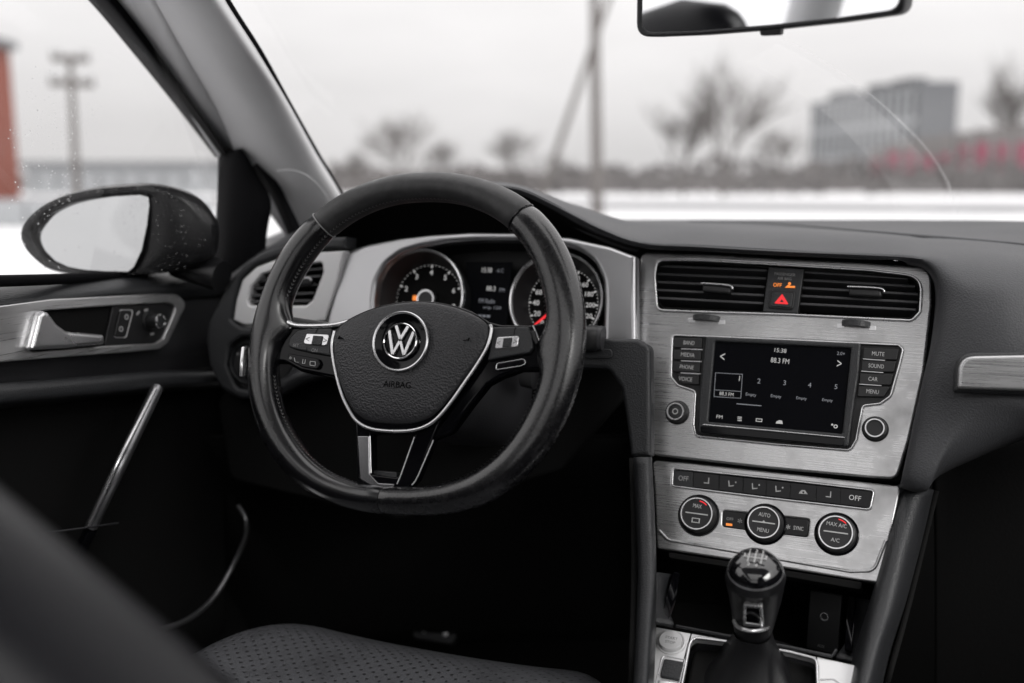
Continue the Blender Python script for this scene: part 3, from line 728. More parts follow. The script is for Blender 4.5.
# ================================================================== DASHBOARD
S = Plane(at(790, 390, 1.03), -4, 20)
dash = thing('dashboard', 'dark grained dashboard with hooded cluster and long flat top under the windshield', 'dashboard', V3((0, 1.1, .6)))
def sY(x, y, d=0): return S.px(x, y).y - d
cx = [225, 262, 300, 345, 400, 450, 496, 522, 552, 578, 603, 640, 700, 781, 870, 905, 921]
ya = [285, 257, 238, 214, 197, 190, 189.5, 193, 207, 222, 234, 245.5, 248.5, 253, 257.2, 259.5, 263.5]     # lip
yb = [281, 253, 233, 209, 192, 185, 185, 189, 202, 214, 226, 239, 243, 247.5, 251, 252.5, 254]
yc = [276, 250, 228, 205, 188, 182.5, 183.5, 187.3, 197, 205.5, 214, 223, 226, 230, 236, 240, 243]
ybk = [262, 240, 226, 222, 220.5, 220, 219.8, 219.6, 219.5, 219.5, 219.4, 219.4, 219.4, 219.5, 219.6, 219.6, 219.8]
Yl = [1.10, 1.09, 1.085, 1.08, 1.08, 1.08, 1.08, 1.08, 1.08, 1.08, 1.08, 1.078, 1.076, 1.074, 1.068, 1.064, 1.062]
Yc = [1.16, 1.17, 1.19, 1.22, 1.24, 1.24, 1.24, 1.24, 1.24, 1.24, 1.24, 1.22, 1.20, 1.19, 1.185, 1.18, 1.18]
Ybk = [1.22, 1.30, 1.38, 1.44, 1.50, 1.54, 1.56, 1.565, 1.57, 1.57, 1.57, 1.57, 1.57, 1.57, 1.56, 1.56, 1.56]
# the hidden far part of the hood falls to the windshield foot
under = [pp(x, y+2.5, Y+.012) for x, y, Y in zip(cx, ya, Yl)]
under2 = [pp(x, y+3, Y+.05) for x, y, Y in zip(cx, ya, Yl)]
rA = [pp(x, y, Y) for x, y, Y in zip(cx, ya, Yl)]
rB = [pp(x, y, Y+.012) for x, y, Y in zip(cx, yb, Yl)]
rC = [pp(x, y, Y) for x, y, Y in zip(cx, yc, Yc)]
rC2 = [a.lerp(b, .5)-V3((0, 0, .004)) for a, b in zip(rC, [pp(x, y, Y) for x, y, Y in zip(cx, ybk, Ybk)])]
rD = [pp(x, y, Y) for x, y, Y in zip(cx, ybk, Ybk)]
fx_rows = [
      ([934, 963, 1000, 1060, 1160], [219.9, 220, 220.4, 222, 226], [1.56, 1.55, 1.53, 1.49, 1.38]),
      None,
      ([933, 962, 1000, 1060, 1160], [243.6, 246, 249, 255, 266], [1.18, 1.175, 1.17, 1.16, 1.12]),
      ([937, 963, 1000, 1060, 1160], [254, 259, 262, 269, 282], [1.085, 1.085, 1.085, 1.08, 1.05]),
      ([939, 966, 1003, 1060, 1160], [268, 279, 282, 290, 304], [1.055, 1.045, 1.04, 1.04, 1.01]),
      ([939, 966, 1003, 1060, 1160], [302, 307, 310, 318, 332], [1.050, 1.028, 1.02, 1.02, .99]),
      ([933, 958, 1000, 1060, 1160], [345, 350, 352, 360, 374], [1.036, 1.015, 1.005, 1.00, .975]),
      ([923, 950, 996, 1060, 1160], [388, 394, 392, 398, 410], [1.022, 1.005, 1.00, .998, .97]),
      ([914, 946, 985, 1060, 1160], [432, 428, 413, 416, 428], [1.010, 1.00, 1.00, 1.00, .975]),
      ([902, 928, 947, 1060, 1160], [483, 486, 466, 426, 438], [.998, .99, 1.01, 1.03, 1.0]),
      ([902, 926, 950, 1060, 1160], [486, 489, 470, 430, 442], [1.04, 1.04, 1.06, 1.08, 1.06])]
edge = {5: (931, 284, 1.118), 6: (929, 330, 1.092), 7: (921, 370, 1.078), 8: (912, 410, 1.062), 9: (901, 470, 1.045), 10: (896, 472, 1.07)}
base_rows = [rD, rC2, rC, rB, rA, under]
allrows = []
for k in range(11):
    if k < 5: left = list(base_rows[k])
    else: left = [pp(x, y+2.5+.8*(k-5), Y+.012+.04*min(1, (k-5))) for x, y, Y in zip(cx[:-1], ya, Yl)] + [pp(*edge[k])]
    if k == 1:
        r0_ = [pp(*q_) for q_ in zip(*fx_rows[0])]; r2_ = [pp(*q_) for q_ in zip(*fx_rows[2])]
        right = [a.lerp(b, .5)-V3((0, 0, .004)) for a, b in zip(r2_, r0_)]
    else: right = [pp(*q_) for q_ in zip(*fx_rows[k])]
    allrows.append(left+right)
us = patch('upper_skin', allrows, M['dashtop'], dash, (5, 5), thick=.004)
_b = bmesh.new(); _b.from_mesh(us.data); _bv = BVHTree.FromBMesh(_b); ln = []
for x, y in ((690, 221.2), (754, 223), (815, 227.5), (880, 233), (950, 238.5), (1024, 245), (1100, 253)):
    h = _bv.ray_cast(CAM, ray(x, y).normalized())
    if h[0]: ln.append(h[0])
_b.free()
if len(ln) > 3: tube('pad_seam', ln, .0022, M['dashtop'], us, n=8, sub=5)
def frow(xs, ys, Ys): return [pp(x, y, Y) for x, y, Y in zip(xs, ys, Ys)]
# underside of the hood, from its lip back and down to the cluster surround
hx = [300, 345, 400, 450, 496, 522, 552, 578, 603, 632, 645]
hy = [238, 214, 197, 190, 189.5, 193, 207, 222, 234, 244, 247]
sy_ = [262, 248, 236, 231, 229, 229, 232, 236, 243, 252, 258]
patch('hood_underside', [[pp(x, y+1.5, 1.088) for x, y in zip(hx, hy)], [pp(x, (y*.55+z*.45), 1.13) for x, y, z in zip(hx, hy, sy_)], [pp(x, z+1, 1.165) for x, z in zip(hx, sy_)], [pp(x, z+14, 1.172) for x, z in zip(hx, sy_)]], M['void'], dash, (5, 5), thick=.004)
# trim strip on the passenger side
Pp = Plane(pp(1000, 372, .992), 3, 12)
slab('trim_strip', Pp, rnd([(957.5, 389, 6), (959.5, 356.3, 40), (1024, 355, 0), (1200, 352, 0), (1200, 396, 0), (1024, 391, 0), (965, 389, 4)], 8), -.012, .006, M['brush'], dash, bev=.003, seg=4)
slab('trim_channel', Pp, rnd([(953.5, 393, 8), (956, 352.8, 42), (1024, 351.5, 0), (1200, 348, 0), (1200, 401, 0), (1024, 395.5, 0), (962, 393, 6)], 8), -.012, -.001, M['dash'], dash, bev=.004, seg=4)
# open glove compartment underside / footwell
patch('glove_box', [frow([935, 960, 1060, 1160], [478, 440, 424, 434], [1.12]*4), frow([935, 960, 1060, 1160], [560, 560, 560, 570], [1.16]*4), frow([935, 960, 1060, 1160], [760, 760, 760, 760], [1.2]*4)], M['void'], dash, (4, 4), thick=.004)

# satin centre fascia round vents and radio
cf_o = [(640.5, 252, 9), (720, 254.5, 0), (781, 258.3, 0), (860, 262.3, 0), (900, 265, 0), (931.5, 267.5, 34), (931.5, 305, 0), (924, 372, 0), (909, 440, 0), (897, 479, 10), (870, 477.5, 0), (772, 468.5, 0), (651.5, 455, 5), (650, 400, 0), (637.5, 335, 0), (638, 300, 0)]
vo = [(654.5, 276, 0), (657, 260, 10), (700, 260.3, 0), (787.6, 265.2, 0), (870, 270.3, 0), (922.3, 276.5, 30), (920, 312, 0), (912, 320.5, 8), (890, 319.5, 0), (787, 314.5, 0), (690, 311.5, 0), (657, 310, 7)]
io = [(672.5, 335, 4), (780, 339.5, 0), (898, 345, 0), (903, 349, 4), (900, 362, 0), (890.5, 396, 8), (880, 403.5, 6), (862.5, 405.5, 5), (856, 440, 0), (850, 450, 7), (775, 444, 0), (696, 436, 5), (693.5, 425, 0), (695.5, 391, 5), (678, 385.5, 6), (671, 377, 5), (671.5, 355, 0)]
slab('centre_fascia', S, rnd(cf_o, 6), -.014, .0, M['brush'], dash, holes=[rnd(vo, 6)[::-1], rnd(io, 4)[::-1]], bev=.0022, seg=4)
# dark shadow-gap frame behind it
gap_o = [(x+(4 if x > 800 else -4), y+(3 if y > 400 else -4)) for x, y, *_ in cf_o]
slab('gap_frame', S, rnd(gap_o, 8), -.055, -.010, M['void'], dash, holes=[rnd(vo, 6)[::-1], rnd(io, 4)[::-1]], bev=.001)
slab('leak_backing', S, [(636, 254), (928, 268), (926, 300), (636, 290)], -.085, -.070, M['void'], dash, bev=.001, wq=-.07)  # unseen black backing added to block a light leak behind the gap
# stepped chrome line round the radio recess and bright lip under the vents
def rim_line(name, px, pl, w_, r, m_, parent, closed=True, sub=0, n=8):
    P_ = [pl.P3(*pl.q(x, y, w_), w_) for x, y in px]
    return tube(name, P_, r, m_, parent, closed=closed, n=n, sub=sub)
rim_line('recess_edge', rnd(io, 4), S, .0004, .0009, M['satin'], dash)
rim_line('vent_edge', rnd(vo, 6), S, .0005, .0013, M['satin'], dash)

# ------------------------------------------------------------------ centre air vents
def vent(label, ho, pl, tab, slats, wheelpx, wdepth=.045, lean=0, group='air vents of the dashboard', mat_s='slat', tab_h=5):
    c = pl.px(sum(p[0] for p in ho)/len(ho), sum(p[1] for p in ho)/len(ho))
    t = thing('air_vent', label, 'air vent', c, group)
    uv = [pl.q(x, y) for x, y in rnd(ho, 4)]
    # duct: walls and dark back
    bm = bmesh.new(); A = [bm.verts.new((u, v, -.001)) for u, v in uv]; B = [bm.verts.new((u, v, -wdepth)) for u, v in uv]; n = len(uv)
    for k in range(n): bm.faces.new((A[k], A[(k+1) % n], B[(k+1) % n], B[k]))
    bm.faces.new(B); o = from_bm('duct', bm, M['void'], t, pl.M, smooth=False, fix=False)
    m = o.modifiers.new('thickness', 'SOLIDIFY'); m.thickness = .0015; m.offset = 1
    for (xa, ya_), (xb, yb_) in slats:
        a, b = Vector((*pl.q(xa, ya_, -.004), -.004)), Vector((*pl.q(xb, yb_, -.004), -.004))
        d = (b-a); L = d.length; ang = math.atan2(d.y, d.x)
        Mx = pl.M @ Matrix.Translation((a+b)/2 - Vector((0, 0, .008))) @ Matrix.Rotation(ang, 4, 'Z') @ Matrix.Rotation(R_(-14+lean), 4, 'X')
        bm = bmesh.new(); box(bm, (0, 0, 0), (L, .0030, .017), None, .0009)
        sl_ = from_bm('slat', bm, M[mat_s], t, Mx)
    for k in range(7):      # upright vanes behind
        u = uv_min = min(p[0] for p in uv); U = max(p[0] for p in uv); v1, v2 = min(p[1] for p in uv), max(p[1] for p in uv)
        x = u+(U-u)*(k+.5)/7
        bm = bmesh.new(); box(bm, (x, (v1+v2)/2, -.031), (.0014, (v2-v1)*.86, .014)); from_bm('vane', bm, M['void'], t, pl.M, smooth=False)
    if tab:
        x0, x1, y = tab[:3]; y2 = tab[3]
        a = Vector((*pl.q(x0, y, 0), 0)); b = Vector((*pl.q(x1, y2, 0), 0)); d = b-a; ang = math.atan2(d.y, d.x)
        Mx = pl.M @ Matrix.Translation((a+b)/2) @ Matrix.Rotation(ang, 4, 'Z')
        tb = boxo('tab', (0, -.0035, -.006), (d.length*.92, .009, .018), M['black'], t, Mx, .003)
        pts = [V3((-d.length*.50, .0006, .0042)), V3((-d.length*.40, .0010, .0044)), V3((d.length*.38, .0010, .0044)), V3((d.length*.52, -.0025, .0040))]
        tube('tab_edge', [Mx @ p for p in pts], .0011, M['satin'], tb, n=8, sub=4)
    if wheelpx:
        x0, x1, y, dy = wheelpx
        a = Vector((*pl.q(x0, y, .002), .002)); b = Vector((*pl.q(x1, y+dy, .002), .002)); d = b-a; ang = math.atan2(d.y, d.x); L = d.length
        Mx = pl.M @ Matrix.Translation((a+b)/2) @ Matrix.Rotation(ang, 4, 'Z')
        bm = bmesh.new(); prof = []
        n = 40
        for sgn in (-1, 1):
            prof.append([bm.verts.new((L*.52*math.cos(math.pi*2*k/n), sgn*.0030, -.010+.0165*math.sin(math.pi*2*k/n))) for k in range(n)])
        for k in range(n): bm.faces.new((prof[0][k], prof[0][(k+1) % n], prof[1][(k+1) % n], prof[1][k]))
        bm.faces.new(prof[0]); bm.faces.new(prof[1])
        bmesh.ops.bevel(bm, geom=[e for e in bm.edges if abs(e.verts[0].co.y-e.verts[1].co.y) < 1e-6], offset=.0009, segments=2, affect='EDGES')
        from_bm('thumb_wheel', bm, M['dash'], t, Mx)
        for s in (-1, 1):
            slab('wheel_notch', pl, [(x0-3, y+1), (x0+4, y+1), (x0+4, y+5.5), (x0-3, y+5.5)] if s < 0 else [(x1-3, y+dy+1), (x1+4, y+dy+1), (x1+4, y+dy+5.5), (x1-3, y+dy+5.5)], -.0004, .0006, M['satin'], t, bev=.0003)
    return t
lv = [(657, 266, 6), (672, 262.8, 0), (700, 263.3, 0), (768, 267.6, 1), (762.5, 311, 1), (700, 308.5, 0), (662, 306.5, 5), (656, 298, 5)]
rv = [(804.5, 269.8, 1), (860, 273, 0), (918.6, 278.6, 27), (917.5, 308, 6), (911, 317, 5), (880, 316.5, 0), (798, 313.5, 1)]
vent('left centre air vent with a chrome tipped tab beside the hazard button', lv, S, (702, 733, 285, 287.5),
     [((659, 267.5), (767, 272)), ((657.5, 275.5), (766, 280)), ((656.5, 283.5), (765, 288.5)), ((657, 291.5), (764, 297)), ((658, 299.5), (763.5, 305))], (691, 721, 317, 2))
vent('right centre air vent with a chrome tipped tab beside the hazard button', rv, S, (848, 884, 288.5, 290.5),
     [((803.5, 273.5), (908, 280)), ((802.5, 281.5), (915, 288)), ((801.5, 289.5), (918.5, 296)), ((800.5, 297.5), (918, 304)), ((799.5, 305.5), (916, 311.5))], (840, 872, 322.5, 2.5))
# hazard switch block between them
hb = [(768.8, 266.8, 1), (804, 269, 1), (797.8, 313.8, 1), (762.8, 311.8, 1)]
P = S.px(783, 290); t = thing('hazard_switch', 'hazard warning button block with red triangle and orange airbag light', 'switch', P)
slab('block', S, rnd(hb, 1), -.030, -.0005, M['dash'], t, bev=.001)
slab('button_frame', S, rnd([(770, 290, 3), (795.5, 291.3, 3), (792.8, 309.5, 3), (768, 308, 3)], 3), -.004, .0012, M['black'], t, bev=.0008)
hbn = slab('button', S, rnd([(772, 292, 2.5), (793.3, 293, 2.5), (791, 307.5, 2.5), (770, 306.3, 2.5)], 3), .0008, .0024, M['dash'], t, bev=.0009)
slab('red_triangle', S, rnd([(782.2, 293.8, .6), (788.6, 304.3, .8), (774, 303.4, .8)], .6), .0022, .0028, M['litr'], hbn, holes=[[(781.8, 299.2), (779.6, 301.9), (783.8, 302.2)]], bev=.0001)
text('airbag_text', 'PASSENGER', S, 785, 274.3, 3.0, .0, M['lito'] if False else M['inkd'], t, wpx=21, rot=-2)
text('airbag_text', 'AIR BAG', S, 784.6, 278.6, 3.0, .0, M['inkd'], t, wpx=14, rot=-2)
text('airbag_text', 'OFF', S, 777.5, 285, 4.0, .0, M['lito'], t, wpx=8.5, rot=-2)
slab('airbag_symbol', S, circ(789.5, 283.6, 1.5, 1.5, 14), .0, .0004, M['lito'], t, bev=.0001)
slab('airbag_symbol', S, [(784.8, 287.6), (788, 284.8), (791, 286), (795, 285.8), (795, 287.8)], .0, .0004, M['lito'], t, bev=.0001)

# ------------------------------------------------------------------ infotainment unit
P = S.px(782, 390); info = thing('infotainment_unit', 'radio unit with black touch screen, side buttons and two silver ringed knobs', 'car radio', P)
slab('backplate', S, rnd([(x, y, 4) for x, y, *_ in io], 4), -.030, -.0035, M['black'], info, bev=.0008, wq=-.0035)
bz_o = [(706, 336, 3), (775, 339.2, 0), (861, 343, 3), (858.5, 375, 0), (854, 405, 0), (848.5, 447, 4), (775, 440.5, 0), (697, 433, 4), (698.5, 400, 0), (703, 360, 0)]
bz_i = [(715, 341.5, 1.5), (851, 348.2, 1.5), (842, 433.5, 1.5), (708, 421.5, 1.5)]
slab('bezel', S, rnd(bz_o, 3), -.006, .0042, M['dash'], info, holes=[rnd(bz_i, 1.5)[::-1]], bev=.0022, seg=4)
low = [(700, 425.5, 2), (845, 438.5, 2), (843.5, 446, 3), (701, 432.5, 3)]
slab('lower_lip', S, rnd(low, 2), .003, .0050, M['gloss'], info, bev=.0007)
rim_line('lip_line', [(703, 424.6), (775, 431), (844.5, 437.6)], S, .0048, .0007, M['satin'], info, closed=False)
scr = slab('screen', S, rnd([(x, y) for x, y, *_ in bz_i], 1.5), -.004, .0006, M['screen'], info, bev=.0003)
# writing on the screen: follow the plane, positions in photo space
def st(s, x, y, h, m_='lit', wpx=None, rot=-1.4, par=scr): return text('screen_text', s, S, x, y, h, .0007, M[m_], par, wpx=wpx, ext=.00008, rot=rot)
st('15:38', 780.5, 350.5, 4.2, 'lit', 12); st('88.3 FM', 780, 360.7, 5.2, 'lit', 18.5); st('2.0+', 841, 353.5, 3.6, 'litd', 8)
st('<', 722.5, 356.5, 7, 'lit', 4.5); st('>', 839.3, 363.5, 7, 'lit', 4.5)
st('1', 739.5, 378.5, 5, 'lit'); st('2', 759, 381, 5, 'litd'); st('3', 784.7, 382.8, 5, 'litd'); st('4', 809.7, 385, 5, 'litd'); st('5', 836, 386.7, 5, 'litd')
st('88.3 FM', 726.5, 394, 3.6, 'lit', 14)
for x, y in ((751, 395), (776, 396.6), (801.5, 398.6), (827.5, 400.5)): st('Empty', x, y, 4.0, 'litd', 10.5)
st('FM', 719.5, 416.8, 3.4, 'lit', 6)
def frame_(name, q, m_, par, wd=.6, w0=.0006, w1=.0009):
    c = (sum(p[0] for p in q)/4, sum(p[1] for p in q)/4)
    inn = [(p[0]+(wd if p[0] < c[0] else -wd), p[1]+(wd if p[1] < c[1] else -wd)) for p in q]
    return slab(name, S, q, w0, w1, M[m_], par, holes=[inn[::-1]], bev=.00005)
frame_('preset_frame', [(715.3, 372.5), (742.6, 374), (741, 398.5), (713.7, 396.8)], 'litd', scr, .5)
slab('preset_line', S, [(715, 389.6), (741.4, 391.2), (741.4, 391.7), (715, 390.1)], .0006, .0009, M['litd'], scr, bev=.00005)
slab('page_bar', S, [(736.5, 403.3), (761.5, 405.4), (761.4, 406.2), (736.4, 404.1)], .0006, .0009, M['litd'], scr, bev=.00005)
for k in range(3): slab('list_icon', S, [(737.5, 416.6+k*1.7), (741.8, 416.9+k*1.7), (741.7, 417.7+k*1.7), (737.4, 417.4+k*1.7)], .0006, .0009, M['lit'], scr, bev=.00005)
frame_('screen_icon', [(756, 418.3), (762.4, 418.8), (762, 422), (755.6, 421.5)], 'lit', scr, .7)
slab('car_icon', S, [(775.6, 423.4), (776.5, 421.4), (779.3, 420.2), (782, 420.6), (782.8, 424)], .0006, .0009, M['lit'], scr, bev=.00005)
slab('gear_icon', S, circ(835.6, 426.4, 2.2, 2, 14), .0006, .0009, M['lit'], scr, holes=[circ(835.6, 426.4, 1.1, 1, 10)[::-1]], bev=.00005)
slab('gear_icon', S, circ(832.2, 424.6, 1.1, 1.1, 10), .0006, .0009, M['lit'], scr, bev=.00005)
# buttons
LB = [('BAND', 689, 342.8), ('MEDIA', 687.8, 354.8), ('PHONE', 686.8, 367), ('VOICE', 685.3, 379)]
for i, (s, x, y) in enumerate(LB):
    xl = 673.2; xr = 702-i*.9
    b = slab('button', S, rnd([(xl+(4 if i == 3 else 0), y-5.4, 1), (xr, y-4.6, 1), (xr-.5, y+5.6, 1), (xl+(8 if i == 3 else 0), y+4.6, 2)], 1), -.004, .0006, M['black'], info, bev=.0007)
    text('button_text', s, S, x, y, 3.9, .0007, M['ink'], b, wpx=len(s)*2.75, ext=.00008, rot=-1)
    if i < 3: rim_line('divider', [(681.5-i*.4, y+6.1), (702.5-i*.9, y+7)], S, .0009, .0006, M['satin'], info, closed=False)
RB = [('MUTE', 878.2, 353.8), ('SOUND', 876.2, 366), ('CAR', 873, 379), ('MENU', 872.6, 391.6)]
for i, (s, x, y) in enumerate(RB):
    xl = 863.5-i*1.8; xr = 899-i*2.9
    b = slab('button', S, rnd([(xl, y-6, 1), (xr, y-4.6, 1), (xr-2.3-(4 if i == 3 else 0), y+6.2-(1 if i == 3 else 0), 2), (xl-.8, y+5, 1)], 1), -.004, .0006, M['black'], info, bev=.0007)
    text('button_text', s, S, x, y, 4.3, .0007, M['ink'], b, wpx=len(s)*3.1, ext=.00008, rot=-1)
    if i < 3: rim_line('divider', [(xl-.5, y+5.2), (xl+21.5, y+6.8)], S, .0009, .0006, M['satin'], info, closed=False)
def ringknob(pl, x, y, rpx, name, parent, mface='gloss', hgt=.012, inner=.62, pos=None):
    r = pl.size(x, y, .0, rpx); u, v = pl.q(x, y, hgt*.5)
    k = lathe(name, pl, u, v, [(r*1.06, -.004), (r*1.06, .0012), (r*.98, .0022), (r*.94, .003), (r*.90, hgt*.8), (r*.86, hgt), (r*.74, hgt+.0006), (r*.70, hgt-.0004), (0, hgt-.0004)], M[mface], parent, 56)
    return k, u, v, r
k, u, v, r = ringknob(S, 676.4, 412, 11.3, 'knob', info, 'black', .010)
lathe('knob_ring', S, u, v, [(r*.78, .0098), (r*.74, .0112), (r*.66, .0112), (r*.62, .0098)], M['satin'], k, 48)
lathe('knob_face', S, u, v, [(r*.62, .0100), (r*.5, .0104), (0, .0104)], M['dash'], k, 40)
slab('power_mark', S, [(u+a, v+b) for a, b in circ(0, 0, r*.26, n=20)], .0103, .0107, M['ink'], k, holes=[[(u+a, v+b) for a, b in circ(0, 0, r*.18, n=20)][::-1]], bev=.00005, local=True)
k, u, v, r = ringknob(S, 875, 428.5, 12.8, 'knob', info, 'black', .010)
lathe('knob_ring', S, u, v, [(r*.80, .0098), (r*.76, .0112), (r*.68, .0112), (r*.64, .0098)], M['satin'], k, 48)
lathe('knob_face', S, u, v, [(r*.64, .0092), (r*.5, .0095), (0, .0095)], M['dash'], k, 40)

# ------------------------------------------------------------------ climate control panel
C2 = Plane(S.px(775, 466, -.006), -4, 27)
P = C2.px(770, 515); cl = thing('climate_panel', 'brushed silver climate panel with three round dials and a black key strip', 'climate control', P)
co = [(652.5, 460, 5), (690, 463, 0), (780, 472.5, 0), (901, 485.8, 5), (894, 520, 0), (883, 566, 0), (878.5, 583, 3), (860, 580.5, 0), (765, 565, 0), (657, 548.5, 3), (655, 500, 0)]
ds = [(673, 468.2, 3), (770, 478.3, 0), (874, 490.3, 4), (870, 509.5, 4), (770, 498, 0), (672, 486, 3)]
mpL = [(723, 510.5, 3), (750, 513.5, 0), (750, 531, 0), (722.5, 526.5, 3)]
mpR = [(778, 517, 0), (809, 519.3, 3), (807.5, 536.8, 3), (778, 534, 0)]
slab('panel', C2, rnd(co, 4), -.020, .0, M['brush'], cl, holes=[rnd(ds, 3)[::-1], rnd([(723, 510.5, 3), (809.3, 519.3, 3), (807.5, 537, 3), (722.3, 526.5, 3)], 3)[::-1]], bev=.0020, seg=4)
ridge = [(657, 476, 0), (657, 528, 14), (668, 540, 10), (760, 556, 0), (850, 571.5, 0), (874, 571, 12), (886, 540, 10), (893, 500, 0)]
rr_ = [C2.P3(*C2.q(x, y, .0), .0002) for x, y in rnd(ridge, 6)[6:-6]]
tube('pressed_ridge', rr_, .0016, M['brush'], cl, n=10)
slab('recess', C2, [(665, 460), (885, 484), (880, 545), (660, 520)], -.024, -.006, M['gloss'], cl, bev=.0005, wq=-.006)
rim_line('strip_edge', rnd(ds, 3), C2, .0004, .0008, M['satin'], cl)
keys = [(674, 693), (693.5, 719), (719.5, 743), (743.5, 766), (766.5, 790), (790.5, 816), (816.5, 840), (840.5, 871.5)]
for i, (a, b) in enumerate(keys):
    yt = lambda x: 469.8+(x-673)*.1095; yb_ = lambda x: 484.6+(x-672)*.1165
    k = slab('key', C2, rnd([(a, yt(a)), (b-.2, yt(b)), (b-.5, yb_(b)), (a-.4, yb_(a))], .4), -.008, -.0006, M['satin'] if False else M['gloss'] if i else M['dash'], cl, bev=.00015)  # first key's paler material paints in a grey reflection
    xm = (a+b)/2; ym = (yt(xm)+yb_(xm))/2
    if i == 0: text('key_mark', 'OFF', C2, xm, ym, 5, -.0004, M['inkk'], k, wpx=10, ext=.00008)
    elif i == 7: text('key_mark', 'OFF', C2, xm-1, ym, 5.4, -.0004, M['lit'], k, wpx=12, ext=.00008, rot=-2)
    elif i == 5:
        slab('key_mark', C2, [(xm-4.5, ym+1.6), (xm-3.5, ym-.4), (xm-1.5, ym-2), (xm+1.8, ym-1.8), (xm+4.4, ym+2.2)], -.0006, -.0003, M['inkk'], k, holes=[circ(xm, ym+.3, 1.1, 1, 8)[::-1]], bev=.00005)
    else:
        sg = 1 if i in (1, 6) else -1      # seat and air-flow figures: a back, a seat and a dot
        slab('key_mark', C2, [(xm+2*sg, ym-3.4), (xm+3*sg, ym-3.3), (xm+2.7*sg, ym+2.8), (xm-2.6*sg, ym+2.2), (xm-2.6*sg, ym+1.2), (xm+1.6*sg, ym+1.6)], -.0006, -.0003, M['inkk'], k, bev=.00005)
        if sg < 0: slab('key_mark', C2, circ(xm-1.4*sg-3*sg, ym-1.5, .9, .9, 8), -.0006, -.0003, M['inkk'], k, bev=.00005)
def dial(x, y, rpx, up, dn, side, red):
    hh = .012; r = C2.size(x, y, 0, rpx); u, v = C2.q(x, y, hh)
    k = lathe('dial', C2, u, v, [(r*1.0, -.003), (r*1.0, .0015), (r*.97, .0028), (r*.93, .0036), (r*.92, hh-.002), (r*.88, hh), (r*.80, hh), (r*.79, hh-.0008), (0, hh-.0008)], M['black'], cl, 64)
    lathe('dial_ring', C2, u, v, [(r*.86, hh-.001), (r*.845, hh+.0007), (r*.79, hh+.0007), (r*.775, hh-.001)], M['satin'], k, 64)
    lathe('dial_base', C2, u, v, [(r*1.12, 0), (r*1.12, .0012), (r*1.06, .0016), (r*1.0, .0012)], M['gloss'], k, 64)
    w_ = hh-.0007
    bar_w = r*.60
    slab('dial_mark', C2, [(u-bar_w, v-.0006), (u+bar_w, v-.0006), (u+bar_w, v+.0006), (u-bar_w, v+.0006)], w_, w_+.0003, M['ink'], k, bev=.00005, local=True)
    if side == 0: slab('dial_mark', C2, [(u-.0015, v+.0005), (u, v+.0022), (u+.0015, v+.0005)], w_, w_+.0003, M['ink'], k, bev=.00005, local=True)
    text('dial_text', up, C2, x+1, y-7.5, 4.0, hh-.0006, M['ink'], k, wpx=len(up)*2.9, ext=.00008, rot=-3)
    if dn: text('dial_text', dn, C2, x-.5, y+7.8, 4.0, hh-.0006, M['ink'], k, wpx=len(dn)*2.9, ext=.00008, rot=-3)
    if red:
        a = [(u+r*.72*math.cos(R_(q)), v+r*.72*math.sin(R_(q))) for q in range(48, 90, 6)] + [(u+r*.66*math.cos(R_(q)), v+r*.66*math.sin(R_(q))) for q in range(84, 42, -6)]
        slab('dial_mark', C2, a, w_, w_+.0003, M['litr'], k, bev=.00005, local=True)
    return k, u, v, r
k, u, v, r = dial(696.5, 513.5, 18.6, 'MAX', None, -1, True)
frame = [(-.0042, -.0095), (.0042, -.0095), (.0042, -.0045), (-.0042, -.0045)]
slab('dial_mark', C2, [(u+a, v+b) for a, b in frame], .0112, .0116, M['ink'], k, holes=[[(u+a*.75, v+(b+.007)*.65-.007) for a, b in frame][::-1]], bev=.00005, local=True)
dial(763.5, 522.3, 18.8, 'AUTO', 'MENU', 0, False)
dial(835.7, 532.2, 20.2, 'MAX A/C', 'A/C', 1, True)
pl_l = slab('rocker', C2, rnd(mpL, 2), -.008, -.0004, M['gloss'], cl, bev=.0006)
pl_r = slab('rocker', C2, rnd(mpR, 2), -.008, -.0004, M['gloss'], cl, bev=.0006)
text('rocker_mark', 'OFF', C2, 730, 519, 3, -.0002, M['inkd'], pl_l, wpx=7); slab('orange_light', C2, [(726, 523), (732.2, 523.8), (732.2, 526), (726, 525.4)], -.0004, .0, M['lito'], pl_l, bev=.00005)
text('rocker_mark', '*', C2, 740, 521, 5, -.0002, M['ink'], pl_l); text('rocker_mark', '*', C2, 788, 527, 5, -.0002, M['ink'], pl_r)
text('rocker_mark', 'SYNC', C2, 798.5, 528.3, 4, -.0002, M['ink'], pl_r, wpx=10)

# ------------------------------------------------------------------ left end of the dashboard
Lp = Plane(pp(285, 300, 1.045), 6, 6)
sh_o = [(346, 237, 1), (318, 238, 0), (285, 244, 0), (262, 252.5, 30), (243, 265, 0), (229, 283, 30), (218, 303, 0), (208, 322, 20), (205.5, 340, 12), (209, 365, 12), (220, 388, 14), (240, 399, 12), (262, 398, 14), (280, 386, 14), (305, 378, 14), (323, 374, 2), (323.5, 327, 1), (300, 326.5, 0), (241, 327.5, 9), (230.5, 320, 4), (234, 300, 0), (240, 279, 12), (255, 265, 10), (278, 256.5, 0), (310, 250.5, 0), (345, 248.6, 1)]
vf_o = [(233, 320, 0), (236, 300, 0), (242, 280, 10), (256, 267, 8), (278, 258.5, 0), (310, 252.5, 0), (344.5, 250.5, 1), (338, 280, 0), (325, 321, 2), (300, 324, 0), (244, 325, 7)]
lsw = [(226, 365, 0), (229, 345, 8), (240, 337, 8), (262, 336, 10), (300, 336, 8), (302, 345, 8), (290, 370, 0), (280, 385, 10), (255, 392, 10), (236, 388, 8)]
